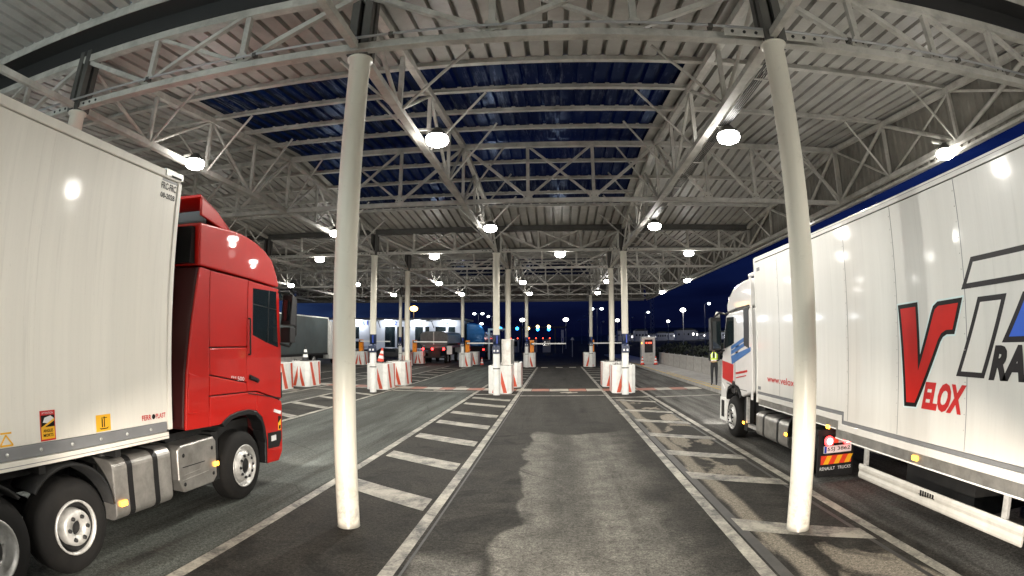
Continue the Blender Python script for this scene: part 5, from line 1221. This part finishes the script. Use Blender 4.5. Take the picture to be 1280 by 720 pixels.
for dx, dy in ((-.4, -.4), (.4, -.4), (0, .4)): mb.bar((21.4 + dx, 120 + dy, 0), (21.4 + dx, 120 + dy, 19), .08, .08, 'pole')
for k in range(19): mb.bar((21.0, 119.6, k), (21.8, 119.6, k + 1), .05, .05, 'pole'); mb.bar((21.8, 119.6, k), (21.4, 120.4, k + 1), .05, .05, 'pole')
mb.build('lattice', t)

# town and greenery on the right
used = []
rn = random.Random(3)
for k in range(16):
    a = R(6 + k * .95 + rn.random() * .4); d = 430 + rn.random() * 160; x, y = math.sin(a) * d, math.cos(a) * d; hh = 3.5 + rn.random() * 5.5; ww = 2.5 + rn.random() * 5.5
    t = thing('house', 'pale distant house on the right skyline, number %d from the left' % (k + 1), 'house', (x, y, 0), 'pale houses on the right skyline')
    t['label'] = 'pale distant house, %s of the row on the right skyline' % (['first', 'second', 'third', 'fourth', 'fifth', 'sixth', 'seventh', 'eighth', 'ninth', 'tenth', 'eleventh', 'twelfth', 'thirteenth', 'fourteenth', 'fifteenth', 'last'][k])
    mb = MB(); mb.box(x - ww, x + ww, y, y + 9, 0, hh, 'town'); mb.build('wall', t)
    mb = MB(); mb.prism([(x - ww - .4, hh), (x + ww + .4, hh), (x + ww * .6, hh + 1.3), (x - ww * .6, hh + 1.3)], 'y', y - .3, y + 9.3, 'hill'); mb.build('roof', t)
    mb = MB()
    for q in range(4):
        wx = x - ww + (q + .5) * ww / 2; lit = rn.random() < .35
        mb.box(wx - .6, wx + .6, y - .05, y + .02, hh * .5, hh * .5 + 1.5, 'lens_far' if lit and q % 2 else 'glass')
    mb.each('window', t); lamp('house_fill', (x + 3, y - 16, 9), 1500, (.92, .95, 1), 1.0)  # fill lamp added in front of each house to brighten its walls
def bush(mb, c, r, n, rn):
    for _ in range(n):
        a, b = rn.random() * 6.283, math.acos(2 * rn.random() - 1); q = r * (.55 + .45 * rn.random())
        p = Vector((c[0] + q * math.sin(b) * math.cos(a), c[1] + q * math.sin(b) * math.sin(a), max(.05, c[2] + q * .75 * math.cos(b))))
        u = Vector((rn.random() - .5, rn.random() - .5, rn.random() - .5)).normalized(); v_ = u.orthogonal().normalized(); s = .08 + .1 * rn.random()
        mb.add([p - u * s, p + v_ * s * .5, p + u * s, p - v_ * s * .5], [(0, 1, 2, 3)], 'leaf')
for k in range(7):
    t = thing('shrub', 'dark shrub behind the concrete wall, %s from the white tractor' % ['first', 'second', 'third', 'fourth', 'fifth', 'sixth', 'seventh'][k], 'shrub', (10.6 + .4 * (k % 2), 26 + 4.2 * k, 0), 'dark shrubs behind the concrete wall')
    mb = MB(); bush(mb, (10.6 + .4 * (k % 2), 26 + 4.2 * k, .9), 1.25 + .3 * ((k * 7) % 3) / 2, 420, rn); mb.build('foliage', t)
    mb = MB(); mb.tube((10.6 + .4 * (k % 2), 26 + 4.2 * k, 0), (10.6 + .4 * (k % 2), 26 + 4.2 * k, 1.0), .06, 'hair', 6); mb.build('stem', t)
# dipped headlamps of the vehicle the picture was taken from (they light the two front columns)
t = thing('headlamp_unit', 'pair of round dipped headlamps of the viewer vehicle low behind the frame', 'headlamp', (0, .5, .9))
mb = MB()
for x in (-.95, .95): mb.lathe([(.001, -.15), (.1, -.14), (.13, 0), (.14, .06)], (x, .5, .9), 'y', 'black', 16); mb.box(x - .2, x + .2, .66, .70, .915, 1.1, 'black')  # unseen flat plate ahead of each lamp, added to cut the beam level
mb.box(-1.1, 1.1, .3, .36, .75, 1.05, 'black'); mb.build('housing', t)
mb = MB(); mb.box(-1.22, 1.22, .05, .5, .32, .74, 'chassis'); mb.build('bumper', t, bevel=.03)
for sx in (-1, 1): wheel(t, (sx * 1.18, -.35, .5), sx, True)
for x in (-.95, .95): lamp('headlight_beam', (x, .58, .9), 1700, (1, .88, .76), .015, t, ((.25 if x > 0 else -.30, 1, -.10), 80))
